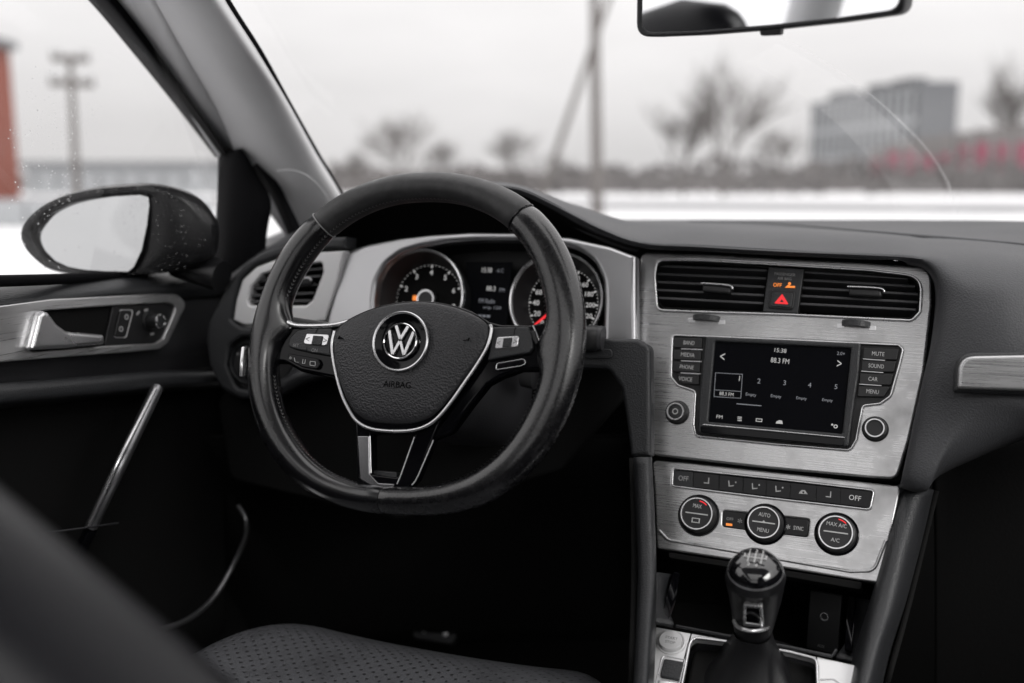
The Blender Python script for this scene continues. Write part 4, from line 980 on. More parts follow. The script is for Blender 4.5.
slab('left_end_shell', Lp, rnd(sh_o, 5, 8), -.03, .006, M['dash'], dash, holes=[rnd(lsw, 8)[::-1]], bev=.004, seg=5)
vh = [(247.5, 300, 0), (251, 287, 6), (262, 274, 6), (280, 268.5, 0), (300, 265, 0), (322, 262.5, 3), (323, 272, 0), (312.5, 300, 4), (306, 305.5, 4), (270, 306, 0), (249, 305.5, 4)]
slab('vent_frame', Lp, rnd(vf_o, 6), -.02, .0035, M['silverp'], dash, holes=[rnd(vh, 4)[::-1]], bev=.0025, seg=4)
vent('left end air vent in a silver frame behind the wheel rim', vh, Lp, (296, 312, 279.5, 278.5),
     [((260, 275.5), (323, 270)), ((253, 283), (321, 277.5)), ((250, 290.5), (317, 286)), ((248.5, 297.5), (314.5, 294.5)), ((247.5, 303.5), (311, 302))], None)
P = Lp.px(247, 363, -.008); t = thing('light_switch', 'round rotary headlight switch low on the left end of the dashboard', 'switch', P)
slab('recess_plate', Lp, rnd(lsw, 8), -.02, -.008, M['black'], t, bev=.0005, wq=-.008)
r = Lp.size(247, 363, 0, 19); u, v = Lp.q(248, 363, .0)
k = lathe('rotary_ring', Lp, u, v, [(r*1.05, -.009), (r*1.05, -.003), (r*.98, -.001), (r*.92, -.002), (r*.86, -.006), (0, -.006)], M['dash'], t, 56)
lathe('knob', Lp, u, v, [(r*.6, -.007), (r*.58, .006), (r*.52, .009), (0, .009)], M['black'], k, 40)
slab('knob_grip', Lp, [(u-.0025, v-r*.55), (u+.0025, v-r*.55), (u+.0025, v+r*.55), (u-.0025, v+r*.55)], .008, .014, M['satin'], k, bev=.001, local=True)
for a in (110, 150, 200): 
    slab('mark', Lp, [(u+r*.76*math.cos(R_(a))+p, v+r*.76*math.sin(R_(a))+q) for p, q in circ(0, 0, .0017, n=10)], -.0061, -.0055, M['ink'], t, bev=.00005, local=True)

# ------------------------------------------------------------------ instrument surround
G = Plane(at(488, 292, 1.15), 0, 15)
so = [(344, 251.5, 1), (368, 244, 0), (400, 238, 0), (430, 234.5, 0), (470, 232, 0), (520, 232.5, 0), (570, 237, 0), (610, 246, 0), (636, 256, 1), (636, 300, 0), (637, 352, 1), (325, 352, 1), (325, 325, 0)]
si = [(373.5, 300), (376, 281), (385, 264), (401, 252), (420, 246.5), (445, 242.5), (480, 240), (520, 240.5), (555, 243.5), (578, 249), (595, 261), (603.5, 280), (604.5, 300), (603, 345, 4), (375, 345, 4)]
sg_ = slab('cluster_surround', G, rnd(so, 3), -.012, .010, M['surround'], dash, holes=[rnd(si, 30, 10)[::-1]], bev=.0055, seg=5)
cav = rnd([(x, y, 30) for x, y, *_ in si], 3)
bm = bmesh.new(); uv = [G.q(x, y, .0) for x, y in cav]; A = [bm.verts.new((u, v, -.001)) for u, v in uv]; B = [bm.verts.new((u*.93, v*.95, -.052)) for u, v in uv]; n = len(uv)
for k in range(n): bm.faces.new((A[k], A[(k+1) % n], B[(k+1) % n], B[k]))
bm.faces.new(B)
P = G.px(488, 295); clu = thing('instrument_cluster', 'instrument cluster with rev counter, speedometer and dark centre display', 'instrument cluster', P)
o = from_bm('cluster_well', bm, M['black'], clu, G.M, smooth=False, fix=False); m = o.modifiers.new('thickness', 'SOLIDIFY'); m.thickness = .002; m.offset = 1
def gauge(x, y, rpx, digits, small, ang0, ang1, major, minor, needle, tx, ty, mname, nn=None):
    r = G.size(x, y, 0, rpx); u, v = G.q(x, y, 0)
    g = lathe('gauge', G, u, v, [(r*.76, -.030), (r*.80, -.024), (r*.90, -.012), (r*.965, -.004), (r*.98, -.002), (r*.965, -.010), (r*.965, -.03)], M['black'], clu, 72)
    lathe('gauge_ring', G, u, v, [(r*.955, -.003), (r*.965, .0018), (r*.99, .0028), (r*1.01, .0018), (r*1.02, -.004)], M['satin'], g, 72)
    fw = -.030; uf, vf = u, v
    lathe('dial_face', G, u, v, [(r*.80, fw), (0, fw)], M['void'], g, 64)
    R1 = r*.80
    def P_(a, rad): return (u+rad*math.cos(R_(a)), v+rad*math.sin(R_(a)))
    # tick scale: one flat printed ring of marks
    bm = bmesh.new()
    for k in range(minor+1):
        a = ang0+(ang1-ang0)*k/minor; big = k % (minor//major) == 0
        L = r*(.10 if big else .055); wd = .0010 if big else .0006
        c, s = math.cos(R_(a)), math.sin(R_(a)); p = Vector((u, v))
        q = [p+Vector((c*(R1-.0005)-s*wd*i, s*(R1-.0005)+c*wd*i)) for i in (-1, 1)] + [p+Vector((c*(R1-L)-s*wd*i, s*(R1-L)+c*wd*i)) for i in (1, -1)]
        bm.faces.new([bm.verts.new((e.x, e.y, fw+.0006)) for e in q])
    from_bm('scale', bm, M['lit'], g, G.M, smooth=False)
    slab('scale_arc', G, circ_uv(u, v, R1*1.015, ang0, ang1)+circ_uv(u, v, R1*.99, ang1, ang0), fw+.0004, fw+.0008, M['lit'], g, bev=.00005, local=True)
    for k, s in enumerate(digits):
        a = ang0+(ang1-ang0)*k/(len(digits)-1); tu, tv = P_(a, r*.60)
        if s: numeral(s, G, tu, tv, .0062 if len(s) < 3 else .0056, fw+.0006, M['lit'], g)
    for k, s in enumerate(small):
        a = ang0+(ang1-ang0)*(k+.5)/(len(digits)-1); tu, tv = P_(a, r*.62)
        if s: numeral(s, G, tu, tv, .0036, fw+.0006, M['lit'], g)
    a = needle; c, s = math.cos(R_(a)), math.sin(R_(a))
    q = [(u+c*r*.20-s*.0016, v+s*r*.20+c*.0016), (u+c*r*.74-s*.0009, v+s*r*.74+c*.0009), (u+c*r*.74+s*.0009, v+s*r*.74-c*.0009), (u+c*r*.20+s*.0016, v+s*r*.20-c*.0016)]
    nd = slab('needle', G, q, fw+.006, fw+.008, M[mname], g, bev=.0003, local=True)
    lathe('needle_hub', G, u, v, [(r*.20, fw+.001), (r*.20, fw+.009), (r*.17, fw+.0105), (r*.06, fw+.0105), (0, fw+.0105)], M['black'], nd, 40)
    lathe('hub_ring', G, u, v, [(r*.205, fw+.004), (r*.20, fw+.0115), (r*.165, fw+.0115), (r*.16, fw+.010)], M['satin'], nd, 40)
    return g, u, v, r
def circ_uv(u, v, r, a0, a1, n=60): return [(u+r*math.cos(R_(a0+(a1-a0)*k/n)), v+r*math.sin(R_(a0+(a1-a0)*k/n))) for k in range(n+1)]
def numeral(s, pl, u, v, h, w_, mt, par):
    cu = bpy.data.curves.new('tmp', 'FONT'); cu.body = s; cu.extrude = .01; cu.resolution_u = 2; cu.offset = .012
    o = bpy.data.objects.new('tmp', cu); col.objects.link(o)
    me = bpy.data.meshes.new_from_object(o.evaluated_get(bpy.context.evaluated_depsgraph_get())); bpy.data.objects.remove(o); bpy.data.curves.remove(cu)
    xs = [q.co.x for q in me.vertices]; ys = [q.co.y for q in me.vertices]; k = h/(max(ys)-min(ys)); cx_, cy_ = (min(xs)+max(xs))/2, (min(ys)+max(ys))/2
    for q in me.vertices: q.co = (u+(q.co.x-cx_)*k, v+(q.co.y-cy_)*k, w_+(q.co.z+.01)*k)
    return link('numeral', me, mt, par, pl.M, smooth=False)
g1, u1, v1, r1 = gauge(418.6, 296.5, 43.8, list('012345678'), [], 225, -45, 8, 40, 225, 0, 0, 'litr')
slab('orange_light', G, [(u1-.018+a, v1+.002+b) for a, b in rnd([(-.0035, -.003), (.0035, -.003), (.0035, .003), (-.0035, .003)], .001)], -.0296, -.0290, M['lito'], g1, bev=.00005, local=True)
g2, u2, v2, r2 = gauge(555.6, 300, 46.5, ['0', '20', '40', '60', '80', '100', '120', '140', '160', '180', '200', '220', '240'], [], 225, -45, 12, 48, 222, 0, 0, 'litr')
# centre display
cd = slab('centre_display', G, [(466, 262), (512, 262), (506, 330), (466, 330)], -.036, -.032, M['screen'], clu, bev=.0003, wq=-.032)
def ct(s, x, y, h, m_='litd', wpx=None): return text('display_text', s, G, x, y, h, -.0315, M[m_], cd, wpx=wpx, ext=.0001)
ct('15:38', 487, 270, 4.5, 'lit', 10); ct('-6 C', 500, 270.5, 3.4, 'litd', 7)
ct('88.3', 491, 288.5, 4.5, 'lit', 9); ct('FM', 502, 290, 3.4, 'litd', 5)
ct('FM Radio', 487, 301, 4, 'litd', 16); ct('trip 120', 492, 308, 3.4, 'litd', 18); ct('---', 484, 316, 2, 'litd', 12)

# ------------------------------------------------------------------ lower dashboard
Kp = Plane(pp(645, 400, 1.0), -2, 14)
kn_o = [(560, 338, 0), (637, 338.5, 7), (649.8, 346, 9), (650.5, 400, 0), (650.5, 456.5, 2), (630.5, 456.5, 3), (626, 420, 0), (621, 388, 12), (608, 368.5, 12), (560, 368, 0)]
slab('knee_panel', Kp, rnd(kn_o, 4), -.018, .004, M['dash'], dash, bev=.0045, seg=4)
Kf = Plane(pp(480, 360, 1.06), 0, 10)
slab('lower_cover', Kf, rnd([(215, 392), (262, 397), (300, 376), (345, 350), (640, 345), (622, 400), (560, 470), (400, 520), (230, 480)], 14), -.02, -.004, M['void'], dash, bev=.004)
slab('column_panel', Kf, rnd([(585, 349, 2), (612, 349, 5), (612, 358.5, 4), (585, 358.5, 2)], 3), .055, .058, M['dash'], dash, bev=.0006)
tube('lower_roll', [pp(262, 392, 1.03), pp(285, 386, 1.03), pp(306, 375, 1.03), pp(340, 368, 1.04), pp(380, 366, 1.05)], .010, M['dash'], dash, n=12, sub=5)
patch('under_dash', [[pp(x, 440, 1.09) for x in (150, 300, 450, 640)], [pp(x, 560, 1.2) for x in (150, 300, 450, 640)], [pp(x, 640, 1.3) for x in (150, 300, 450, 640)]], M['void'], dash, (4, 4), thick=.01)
# ================================================================== CENTRE CONSOLE
con = thing('centre_console', 'tall centre console with leather flanks, open storage tray and silver gear plate', 'console', V3((0, .85, .3)))
def q3(*a): return [at(x, y, D) for x, y, D in a]
patch('left_flank', [q3((633.5, 457, 1.005), (638, 457, .992), (650.5, 457, .992), (652, 457, 1.03)),
                     q3((636, 520, .985), (640, 520, .972), (653, 520, .972), (655, 520, 1.01)),
                     q3((637.5, 570, .955), (641.5, 570, .943), (654.5, 570, .943), (656.5, 570, .985)),
                     q3((636, 630, .91), (640, 630, .90), (651.5, 630, .90), (656, 630, .95)),
                     q3((633.5, 683, .865), (638, 683, .857), (648, 683, .857), (654, 683, .90)),
                     q3((628, 760, .80), (632, 760, .795), (644, 760, .795), (650, 760, .84))], M['dash'], con, (5, 5), thick=.006)
patch('right_flank', [q3((893, 482, 1.03), (902, 486, .985), (925, 490, .98), (934, 490, 1.02), (934, 490, 1.1)),
                      q3((884, 540, 1.0), (891, 540, .955), (910, 540, .95), (922, 540, .99), (922, 540, 1.08)),
                      q3((870, 600, .96), (875, 600, .925), (895, 600, .92), (906, 600, .96), (908, 600, 1.05)),
                      q3((852, 660, .92), (860, 660, .885), (876, 660, .88), (887, 660, .92), (890, 660, 1.0)),
                      q3((830, 760, .86), (840, 760, .82), (855, 760, .82), (866, 760, .86), (868, 760, .95))], M['dash'], con, (5, 5), thick=.006)
for xs, nm in (((634, 637, 634, 634), 'l'),):
    patch('tunnel_side', [[at(634, 458, 1.01), at(634, 458, 1.2)], [at(636.5, 560, .965), at(636.5, 560, 1.2)], [at(634, 683, .87), at(634, 683, 1.15)]], M['void'], con, (3, 3), thick=.005)
patch('tunnel_side', [[at(934, 490, 1.02), at(934, 490, 1.2)], [at(907, 600, .97), at(907, 600, 1.2)], [at(884, 683, .92), at(884, 683, 1.15)]], M['void'], con, (3, 3), thick=.005)
# gear plate lies nearly flat
GP = Plane(at(752, 650, .93), -4, 64)
SH = Plane(at(765, 575, 1.0), -4, 30)
slab('tray_lip', SH, rnd([(668, 552, 2), (765, 567, 0), (862, 582, 2), (861, 590, 3), (765, 573, 0), (669, 558, 2)], 2), -.02, .004, M['void'], con, bev=.001)
patch('tray_back', [[at(650, 548, 1.08), at(765, 560, 1.08), at(890, 585, 1.08)], [at(650, 600, 1.16), at(765, 610, 1.16), at(885, 630, 1.16)], [at(655, 640, 1.08), at(760, 650, 1.08), at(870, 670, 1.08)]], M['void'], con, (3, 3), thick=.004)
po = [(654, 626.5, 3), (735, 641, 0), (785, 649.5, 0), (857, 665.5, 3), (842, 720, 0), (830, 780, 3), (640, 760, 3), (647, 700, 0)]
bo = [(692, 640, 9), (735, 640.5, 0), (790, 650, 0), (815, 658, 8), (816, 690, 0), (812, 750, 8), (676, 740, 8), (682, 690, 0)]
plate_hole = [(691, 637, 10), (735, 642.5, 0), (790, 652, 0), (817, 659, 9), (818, 690, 0), (813, 760, 8), (674, 750, 8), (681, 690, 0)]
slab('gear_plate', GP, rnd(po, 3), -.008, .0, M['silverp'], con, holes=[rnd(plate_hole, 6)[::-1]], bev=.001)
rim_line('boot_rim', rnd(plate_hole, 6), GP, .0008, .0015, M['satin'], con)
rim_line('plate_seam', [(691.5, 633), (688, 645), (682, 668), (678, 690)], GP, .0001, .0006, M['void'], con, closed=False)
rim_line('plate_seam', [(816.5, 657), (816.5, 690)], GP, .0001, .0006, M['void'], con, closed=False)
r = GP.size(671, 641.5, .002, 13); u, v = GP.q(671, 641.5, .002)
sb = lathe('start_button', GP, u, v, [(r*1.12, -.001), (r*1.12, .0012), (r*1.02, .0016), (r*.98, .0008), (r*.96, .0036), (r*.88, .0048), (r*.5, .0042), (0, .0040)], M['silverp'], con, 48)
numeral('START', GP, u, v+.0025, .0030, .0042, M['inkd'], sb); numeral('STOP', GP, u, v-.0025, .0030, .0042, M['inkd'], sb)
slab('lower_button', GP, rnd([(664, 658, 3), (684, 661.5, 2), (679, 679.5, 2), (659.5, 676, 3)], 3), -.001, .003, M['dash'], con, bev=.0012)
slab('lower_button', GP, rnd([(658.5, 679, 3), (678.5, 682, 2), (674, 705, 2), (654, 700, 3)], 3), -.001, .003, M['satin'], con, bev=.0012)
rim_line('button_rim', rnd([(662.5, 655.5, 4), (685, 659.5, 2), (674, 706, 2), (652, 701, 3)], 3), GP, .0003, .0007, M['satin'], con)
rim_line('button_rim', rnd([(817, 680, 2), (834, 679, 8), (842, 686, 8), (838, 710, 4), (815, 706, 2)], 3), GP, .0003, .0007, M['satin'], con)
# tray frame, side rails, aux socket
rim_line('tray_rim', [(676, 626), (730, 636.5), (790, 647.5), (832, 656.5), (836, 650)], GP, .002, .0017, M['dash'], con, closed=False)
for pts_, nm in (([(673.5, 572, 1.02), (680, 573, 1.02), (676, 600, .98), (669, 621, .945), (661.5, 620, .945), (666, 598, .98)], 'rail'), ([(848, 596, 1.01), (854.5, 597, 1.01), (854, 628, .96), (852, 652, .925), (844.5, 650, .925), (846, 626, .96)], 'rail')):
    bm = bmesh.new(); f_ = [bm.verts.new(at(x, y, D)) for x, y, D in pts_]; f2 = [bm.verts.new(at(x, y+1, D+.012)) for x, y, D in pts_]; n = len(f_)
    bm.faces.new(f_); bm.faces.new(f2[::-1])
    for k in range(n): bm.faces.new((f_[k], f_[(k+1) % n], f2[(k+1) % n], f2[k]))
    bmesh.ops.bevel(bm, geom=list(bm.edges), offset=.0009, segments=2, affect='EDGES')
    from_bm('tray_rail', bm, M['gloss'], con)
    rl = from_bm
patch('tray_cheek', [q3((656, 572, 1.0), (664, 573, 1.01), (672, 574, 1.03)), q3((655, 600, .97), (662, 600, .975), (667, 600, .99)), q3((654, 621, .94), (664, 622, .94), (674, 624, .94))], M['dash'], con, (4, 3), thick=.004)
patch('tray_cheek', [q3((856, 598, 1.02), (864, 599, 1.0), (873, 600, .975)), q3((852, 630, .985), (859, 631, .97), (868, 632, .95)), q3((836, 656, .93), (846, 659, .925), (859, 662, .915))], M['dash'], con, (4, 3), thick=.004)
AX = Plane(at(824, 618, 1.03), -14, 12)
ax = slab('socket_panel', AX, rnd([(810, 590, 2), (842, 596, 2), (838, 655, 2), (806, 648, 2)], 2), -.006, .0, M['black'], con, bev=.001)
u, v = AX.q(824.5, 616.5); lathe('aux_socket', AX, u, v, [(.0045, 0), (.0043, .0014), (.0032, .0014), (.003, -.001), (0, -.001)], M['satin'], ax, 32)
text('socket_mark', 'AUX', AX, 821, 646, 3, .0002, M['inkd'], ax, wpx=7)

# ------------------------------------------------------------------ gear lever
K0 = at(755, 566, .868)                     # knob centre
lvn = (CAM-K0).normalized()
axis = V3((.02, -.30, 1)).normalized()
KP = Plane(K0, 4, 72); KP = Plane(K0, -3, 66)
B0 = at(752, 668, .905)
gl = thing('gear_lever', 'black leather gear lever with glossy domed top and chrome square', 'gear lever', B0)
r = KP.size(755, 563, 0, 28)
u = v = 0.0
kb = lathe('knob', KP, 0, .0005, [(0, .0075), (r*.45, .0070), (r*.75, .0040), (r*.97, -.003), (r*1.0, -.006)], M['knob'], gl, 64)
lathe('knob_ring', KP, 0, .0005, [(r*.985, -.0045), (r*1.01, -.0058), (r*1.012, -.0070), (r*.98, -.0080)], M['satin'], gl, 64)
# knob body below: from the cap down to the boot, a lofted leather body
def loft(name, secs, m_, par, n=40, ang=50, cap=True):
    bm = bmesh.new(); RR_ = []
    for c, a, b, ra, rb, sq in secs:
        ring = []
        for k in range(n):
            th = 2*math.pi*k/n; cc, ss = math.cos(th), math.sin(th); e = 2/sq
            ring.append(bm.verts.new(c + a*(ra*math.copysign(abs(cc)**e, cc)) + b*(rb*math.copysign(abs(ss)**e, ss))))
        RR_.append(ring)
    for A, B in zip(RR_, RR_[1:]):
        for k in range(n): bm.faces.new((A[k], A[(k+1) % n], B[(k+1) % n], B[k]))
    if cap: bm.faces.new(RR_[0][::-1]); bm.faces.new(RR_[-1])
    return from_bm(name, bm, m_, par, ang=ang)
ca = KP.u; cb = KP.v
def lev(x, y, D, rp, ry=1., sq=2., tl=0): 
    c = at(x, y, D); k = D/FPX; b = (cb*math.cos(tl)+KP.n*math.sin(tl)).normalized()
    b = V3((0, 1, 0)).lerp(b, .5).normalized()
    return (c, ca, b, rp*k, rp*k*ry, sq)
top_c = KP.O - KP.n*.009
loft('knob_body', [(KP.O-KP.n*.006+KP.v*.0005, ca, cb, r*1.02, r*1.02, 2), (KP.O-KP.n*.012-KP.v*.001, ca, cb, r*1.09, r*1.08, 2), lev(755, 584, .885, 28.5, 1.0), lev(755, 598, .893, 25.5, .95), lev(754, 612, .90, 22.5, .9), lev(753, 626, .905, 19.8, .85), lev(752.5, 633, .907, 18, .85)], M['boot'], gl)
CH = Plane(at(752.5, 615, .8735), -3, -33)
sq_o = [(743.5, 605, 1.5), (762, 606.8, 1.5), (763.5, 628, 2), (743, 626, 2)]
sq_i = [(746, 607.6, 1), (759.6, 608.8, 1), (760.6, 625, 1), (745.8, 623.3, 1)]
slab('chrome_square', CH, rnd(sq_o, 1.5), -.003, .0012, M['satin'], gl, holes=[rnd(sq_i, 1)[::-1]], bev=.0006)
slab('square_inlay', CH, rnd(sq_i, 1), -.003, .0002, M['gloss'], gl, bev=.0002)
tube('collar', [at(x, y, D) for x, y, D in ((734, 621, .898), (737.5, 626.5, .888), (744, 629.5, .878), (753, 631, .875), (763, 629.5, .880), (769, 626.5, .89), (772, 622, .90))], .0017, M['satin'], gl, n=10, sub=5)
# shift pattern
kp2 = kb; w_ = .0078
def kline(a, b, wd=.00045):
    d = Vector((b[0]-a[0], b[1]-a[1])); L = d.length; nrm = Vector((-d.y, d.x))/L*wd/1
    p, q_ = Vector(a), Vector(b)
    slab('shift_pattern', KP, [tuple(p+nrm), tuple(p-nrm), tuple(q_-nrm), tuple(q_+nrm)], .0066, .0081, M['ink'], kp2, bev=.0001, local=True)
cy0 = .002
for i in (-1, 0, 1): kline((i*.0056, cy0-.0060), (i*.0056, cy0+.0060))
kline((-.0092, cy0), (.0092, cy0)); kline((-.0092, cy0), (-.0092, cy0+.004)); kline((.0092, cy0), (.0092, cy0+.004))
for s, x, y in (('2', -.0040, -.0088), ('4', .0022, -.0088), ('1', -.0056, .0088), ('3', 0, .0088), ('5', .0056, .0088)):
    numeral(s, KP, x, cy0+y, .0036, .0079-max(0, y)*.05, M['ink'], kp2)
# boot
def bt(x, y, D, rp, ry, sq=2.6): c = at(x, y, D); k = D/FPX; return (c, GP.u, (GP.v*.8+V3((0, 1, 0))*.2).normalized(), rp*k, rp*k*ry, sq)
bm = bmesh.new(); n = 64; RR_ = []
for (x, y, D, rp, ry, amp, ph) in ((752.5, 631, .905, 18.5, .9, .0, 0), (752.5, 640, .910, 20, .9, .02, 0), (752, 650, .915, 24, 1, .05, .5), (751, 661, .92, 31, 1.05, .08, 1), (750, 672, .925, 40, 1.1, .08, 1.4), (749, 683, .93, 52, 1.15, .05, 1.8), (748, 692, .938, 62, 1.1, .02, 2), (748, 694, .945, 72, 1.1, 0, 2)):
    c = at(x, y, D); k_ = D/FPX; a = GP.u; b = (GP.v*.8+V3((0, 1, 0))*.2).normalized(); ring = []
    for k in range(n):
        th = 2*math.pi*k/n; cc, ss = math.cos(th), math.sin(th); e = 2/2.6; f = 1+amp*math.sin(th*5+ph*2)+amp*.6*math.sin(th*9+ph*3)
        ring.append(bm.verts.new(c+a*(rp*k_*f*math.copysign(abs(cc)**e, cc))+b*(rp*k_*ry*f*math.copysign(abs(ss)**e, ss))))
    RR_.append(ring)
for A, B in zip(RR_, RR_[1:]):
    for k in range(n): bm.faces.new((A[k], A[(k+1) % n], B[(k+1) % n], B[k]))
bo_ = from_bm('boot', bm, M['boot'], gl, ang=80)
md = bo_.modifiers.new('s', 'SUBSURF'); md.levels = md.render_levels = 1
slab('boot_base', GP, rnd(bo, 6), -.030, -.012, M['void'], gl, bev=.004, wq=-.0)

# ================================================================== STEERING WHEEL
W = Plane(at(415, 342, .975), 0, 20)
P = W.P3(-.006, .001, 0)
sw_ = thing('steering_wheel', 'worn black leather steering wheel with silver edged airbag hub and glossy spokes', 'steering wheel', P)
UC, VC, RW = -.0060, .0010, .1597
RTAB = [(0, .1580), (12, .1584), (25, .1592), (40, .1612), (55, .1612), (75, .1586), (91, .1570), (110, .1598), (125, .1625), (140, .1636), (155, .1622), (171, .1612), (188, .1630), (200, .1652), (213, .1662), (225, .1657), (239, .1640), (249, .1608), (262, .1562), (275, .1535), (290, .1568), (301, .1612), (311, .1628), (321, .1625), (334, .1604), (348, .1588)]
def rimr(a):
    d = math.degrees(a) % 360; n = len(RTAB)
    i = max(k for k in range(n) if RTAB[k][0] <= d); g_ = lambda k: RTAB[k % n][1]
    a1 = RTAB[i][0]; a2 = RTAB[i+1][0] if i+1 < n else 360
    return crom(g_(i-1), g_(i), g_(i+1), g_(i+2), (d-a1)/(a2-a1)) if False else g_(i)+(g_(i+1)-g_(i))*(lambda t: t*t*(3-2*t))((d-a1)/(a2-a1))
RS = [sum(rimr(math.radians(k+j*1.5)) for j in range(-5, 6))/11 for k in range(360)]
def rimpt(a, off=0, w_=0):
    d = math.degrees(a) % 360; k = int(d); L = RS[k]+(RS[(k+1) % 360]-RS[k])*(d-k)
    return W.P3(UC+math.cos(a)*(L+off), VC+math.sin(a)*(L+off), w_)
def rim_sec(a):
    """grip thickness round the rim: thicker at ten and two, flatter at the foot"""
    d = math.degrees(a) % 360
    g = math.exp(-((d-30)/16)**2)+math.exp(-((d-150)/16)**2)
    T_ = [(0, .0190), (40, .0176), (75, .0150), (110, .0150), (150, .0164), (180, .0168), (225, .0164), (258, .0136), (280, .0136), (300, .0156), (315, .0168), (335, .0186), (360, .0190)]
    i = max(k for k in range(len(T_)-1) if T_[k][0] <= d); t_ = (d-T_[i][0])/(T_[i+1][0]-T_[i][0]); ra_ = T_[i][1]+(T_[i+1][1]-T_[i][1])*t_
    return ra_, .0165+.0016*g
def rim_part(name, a0, a1, m_, n=90, sc_=1.0):
    bm = bmesh.new(); RR_ = []; K = 28
    for i in range(n+1):
        a = a0+(a1-a0)*i/n; c = rimpt(a); c2 = rimpt(a+.002); t_ = (c2-c).normalized(); rad = t_.cross(W.n).normalized()
        ra, rb = rim_sec(a); ring = []
        e_ = min(1, min(i, n-i)/1.5); k_ = (.93+.07*e_)*sc_       # leather pulls in at each seam
        for k in range(K):
            th = 2*math.pi*k/K; cc, ss = math.cos(th), math.sin(th)
            dd = math.degrees(a) % 360; dr = min(dd, 360-dd)
            fl = .85*math.exp(-((dd-177)/7)**2) + .45*math.exp(-((dr-2)/6)**2)
            rr = 1.0 - .04*max(0, -cc)**2 + fl*max(0, -cc)**2
            rr *= 1+.032*math.cos(3*(th-math.radians(108)))                  # softly three-sided grip section
            ring.append(bm.verts.new(c + rad*(ra*k_*rr*cc) + W.n*(rb*k_*ss)))
        RR_.append(ring)
    for A, B in zip(RR_, RR_[1:]):
        for k in range(K): bm.faces.new((A[k], A[(k+1) % K], B[(k+1) % K], B[k]))
    bm.faces.new(RR_[0]); bm.faces.new(RR_[-1][::-1])
    return from_bm(name, bm, m_, sw_, ang=60)
# find seam angles from where they lie
def angpx(x, y):
    u, v = W.q(x, y, .010); return math.atan2(v-VC, u-UC)
aL, aR, aB = angpx(322, 226), angpx(521, 212), angpx(380, 499)
aB2 = aB
g = 0.0028
rim_top = rim_part('rim_leather', aR+g, aL-g, M['worn'], 80)
rim_left = rim_part('rim_leather', aL+g, aB+2*math.pi-g, M['leather'], 80)
rim_right = rim_part('rim_leather', aB+g, aR-g, M['scuffed'], 90)
for a in (aL, aR):
    bm = bmesh.new(); c = rimpt(a); t_ = (rimpt(a+.002)-c).normalized(); rad = t_.cross(W.n).normalized(); ra, rb = rim_sec(a)
    tube('rim_seam', [c+rad*(ra*.985*math.cos(q/24*2*math.pi))+W.n*(rb*.985*math.sin(q/24*2*math.pi)) for q in range(24)], .0007, M['inkd'] if a == aL else M['leather'], sw_, closed=True, n=6)
bm = bmesh.new()
core = rim_part('rim_core', 0, 2*math.pi, M['void'], 120, .93)
# cross stitches on the inner side of the rim
bm = bmesh.new()
for i in range(230):
    a = 2*math.pi*i/230; c = rimpt(a); t_ = (rimpt(a+.002)-c).normalized(); rad = t_.cross(W.n).normalized(); ra, rb = rim_sec(a)
    d_ = math.degrees(a) % 360
    if 258 < d_ < 292 or d_ < 12 or 168 < d_ < 196 or d_ > 350: continue
    for s in (-1, 1):
        p0 = c - rad*(ra*.93*math.cos(.30*s)) + W.n*(rb*math.sin(.34)*1.0) + W.n*(.0022*s); 
        p1 = p0 + t_*.0022 - W.n*(.0022*s)
        d = (p1-p0); q_ = d.cross(rad).normalized()*.00035
        A = [p0-rad*.0007+q_, p0-rad*.0007-q_, p1-rad*.0007-q_, p1-rad*.0007+q_]; bm.faces.new([bm.verts.new(p) for p in A])
tag(from_bm('stitching', bm, M['inkd'], rim_left, smooth=False, fix=False), kind='stuff')
# wear scuffs are in the leather material; hub and spokes follow
HW = .008                                # hub stands this far out of the rim plane
ab = [(334, 332, 0), (347, 319.5, 0), (372, 308, 0), (400, 302, 0), (425, 300.8, 0), (450, 304.5, 0), (473, 312.5, 0), (487, 321, 0), (491.5, 330, 0), (487.5, 346, 0), (478, 363, 0), (465, 382, 0), (451, 402, 0), (437, 418.5, 0), (424, 427, 0), (408, 430.8, 0), (388, 431, 0), (370, 428.5, 0), (357, 421.5, 0), (349, 410, 0), (342, 395, 0), (336.5, 376, 0), (333, 358, 0), (332, 344, 0)]
abp = [p[:2] for p in ab]
# padded cover: domed cap over the traced outline
def domed(name, px, pl, w0, hgt, m_, par, inset=(0, .25, .5, .75, 1), lift=None, N=96, bevw=.005):
    O = [Vector(pl.q(x, y, w0)) for x, y in resamp_px(px, N)]; c = sum(O, Vector((0, 0)))/N
    bm = bmesh.new(); RR_ = []
    prof = [(1.0, -.012), (1.0, 0), (.985, .0022), (.965, .0036), (.93, .0048), (.86, .0062), (.75, .0076), (.6, .0090), (.45, .0099), (.3, .0105), (.15, .0108)]
    for f, h in prof: RR_.append([bm.verts.new((c.x+(p.x-c.x)*f, c.y+(p.y-c.y)*f, w0+h*hgt/.0108)) for p in O])
    for A, B in zip(RR_, RR_[1:]):
        for k in range(N): bm.faces.new((A[k], A[(k+1) % N], B[(k+1) % N], B[k]))
    top_ = bm.verts.new((c.x, c.y, w0+hgt))
    for k in range(N): bm.faces.new((RR_[-1][k], RR_[-1][(k+1) % N], top_))
    return from_bm(name, bm, m_, par, pl.M, ang=70), c
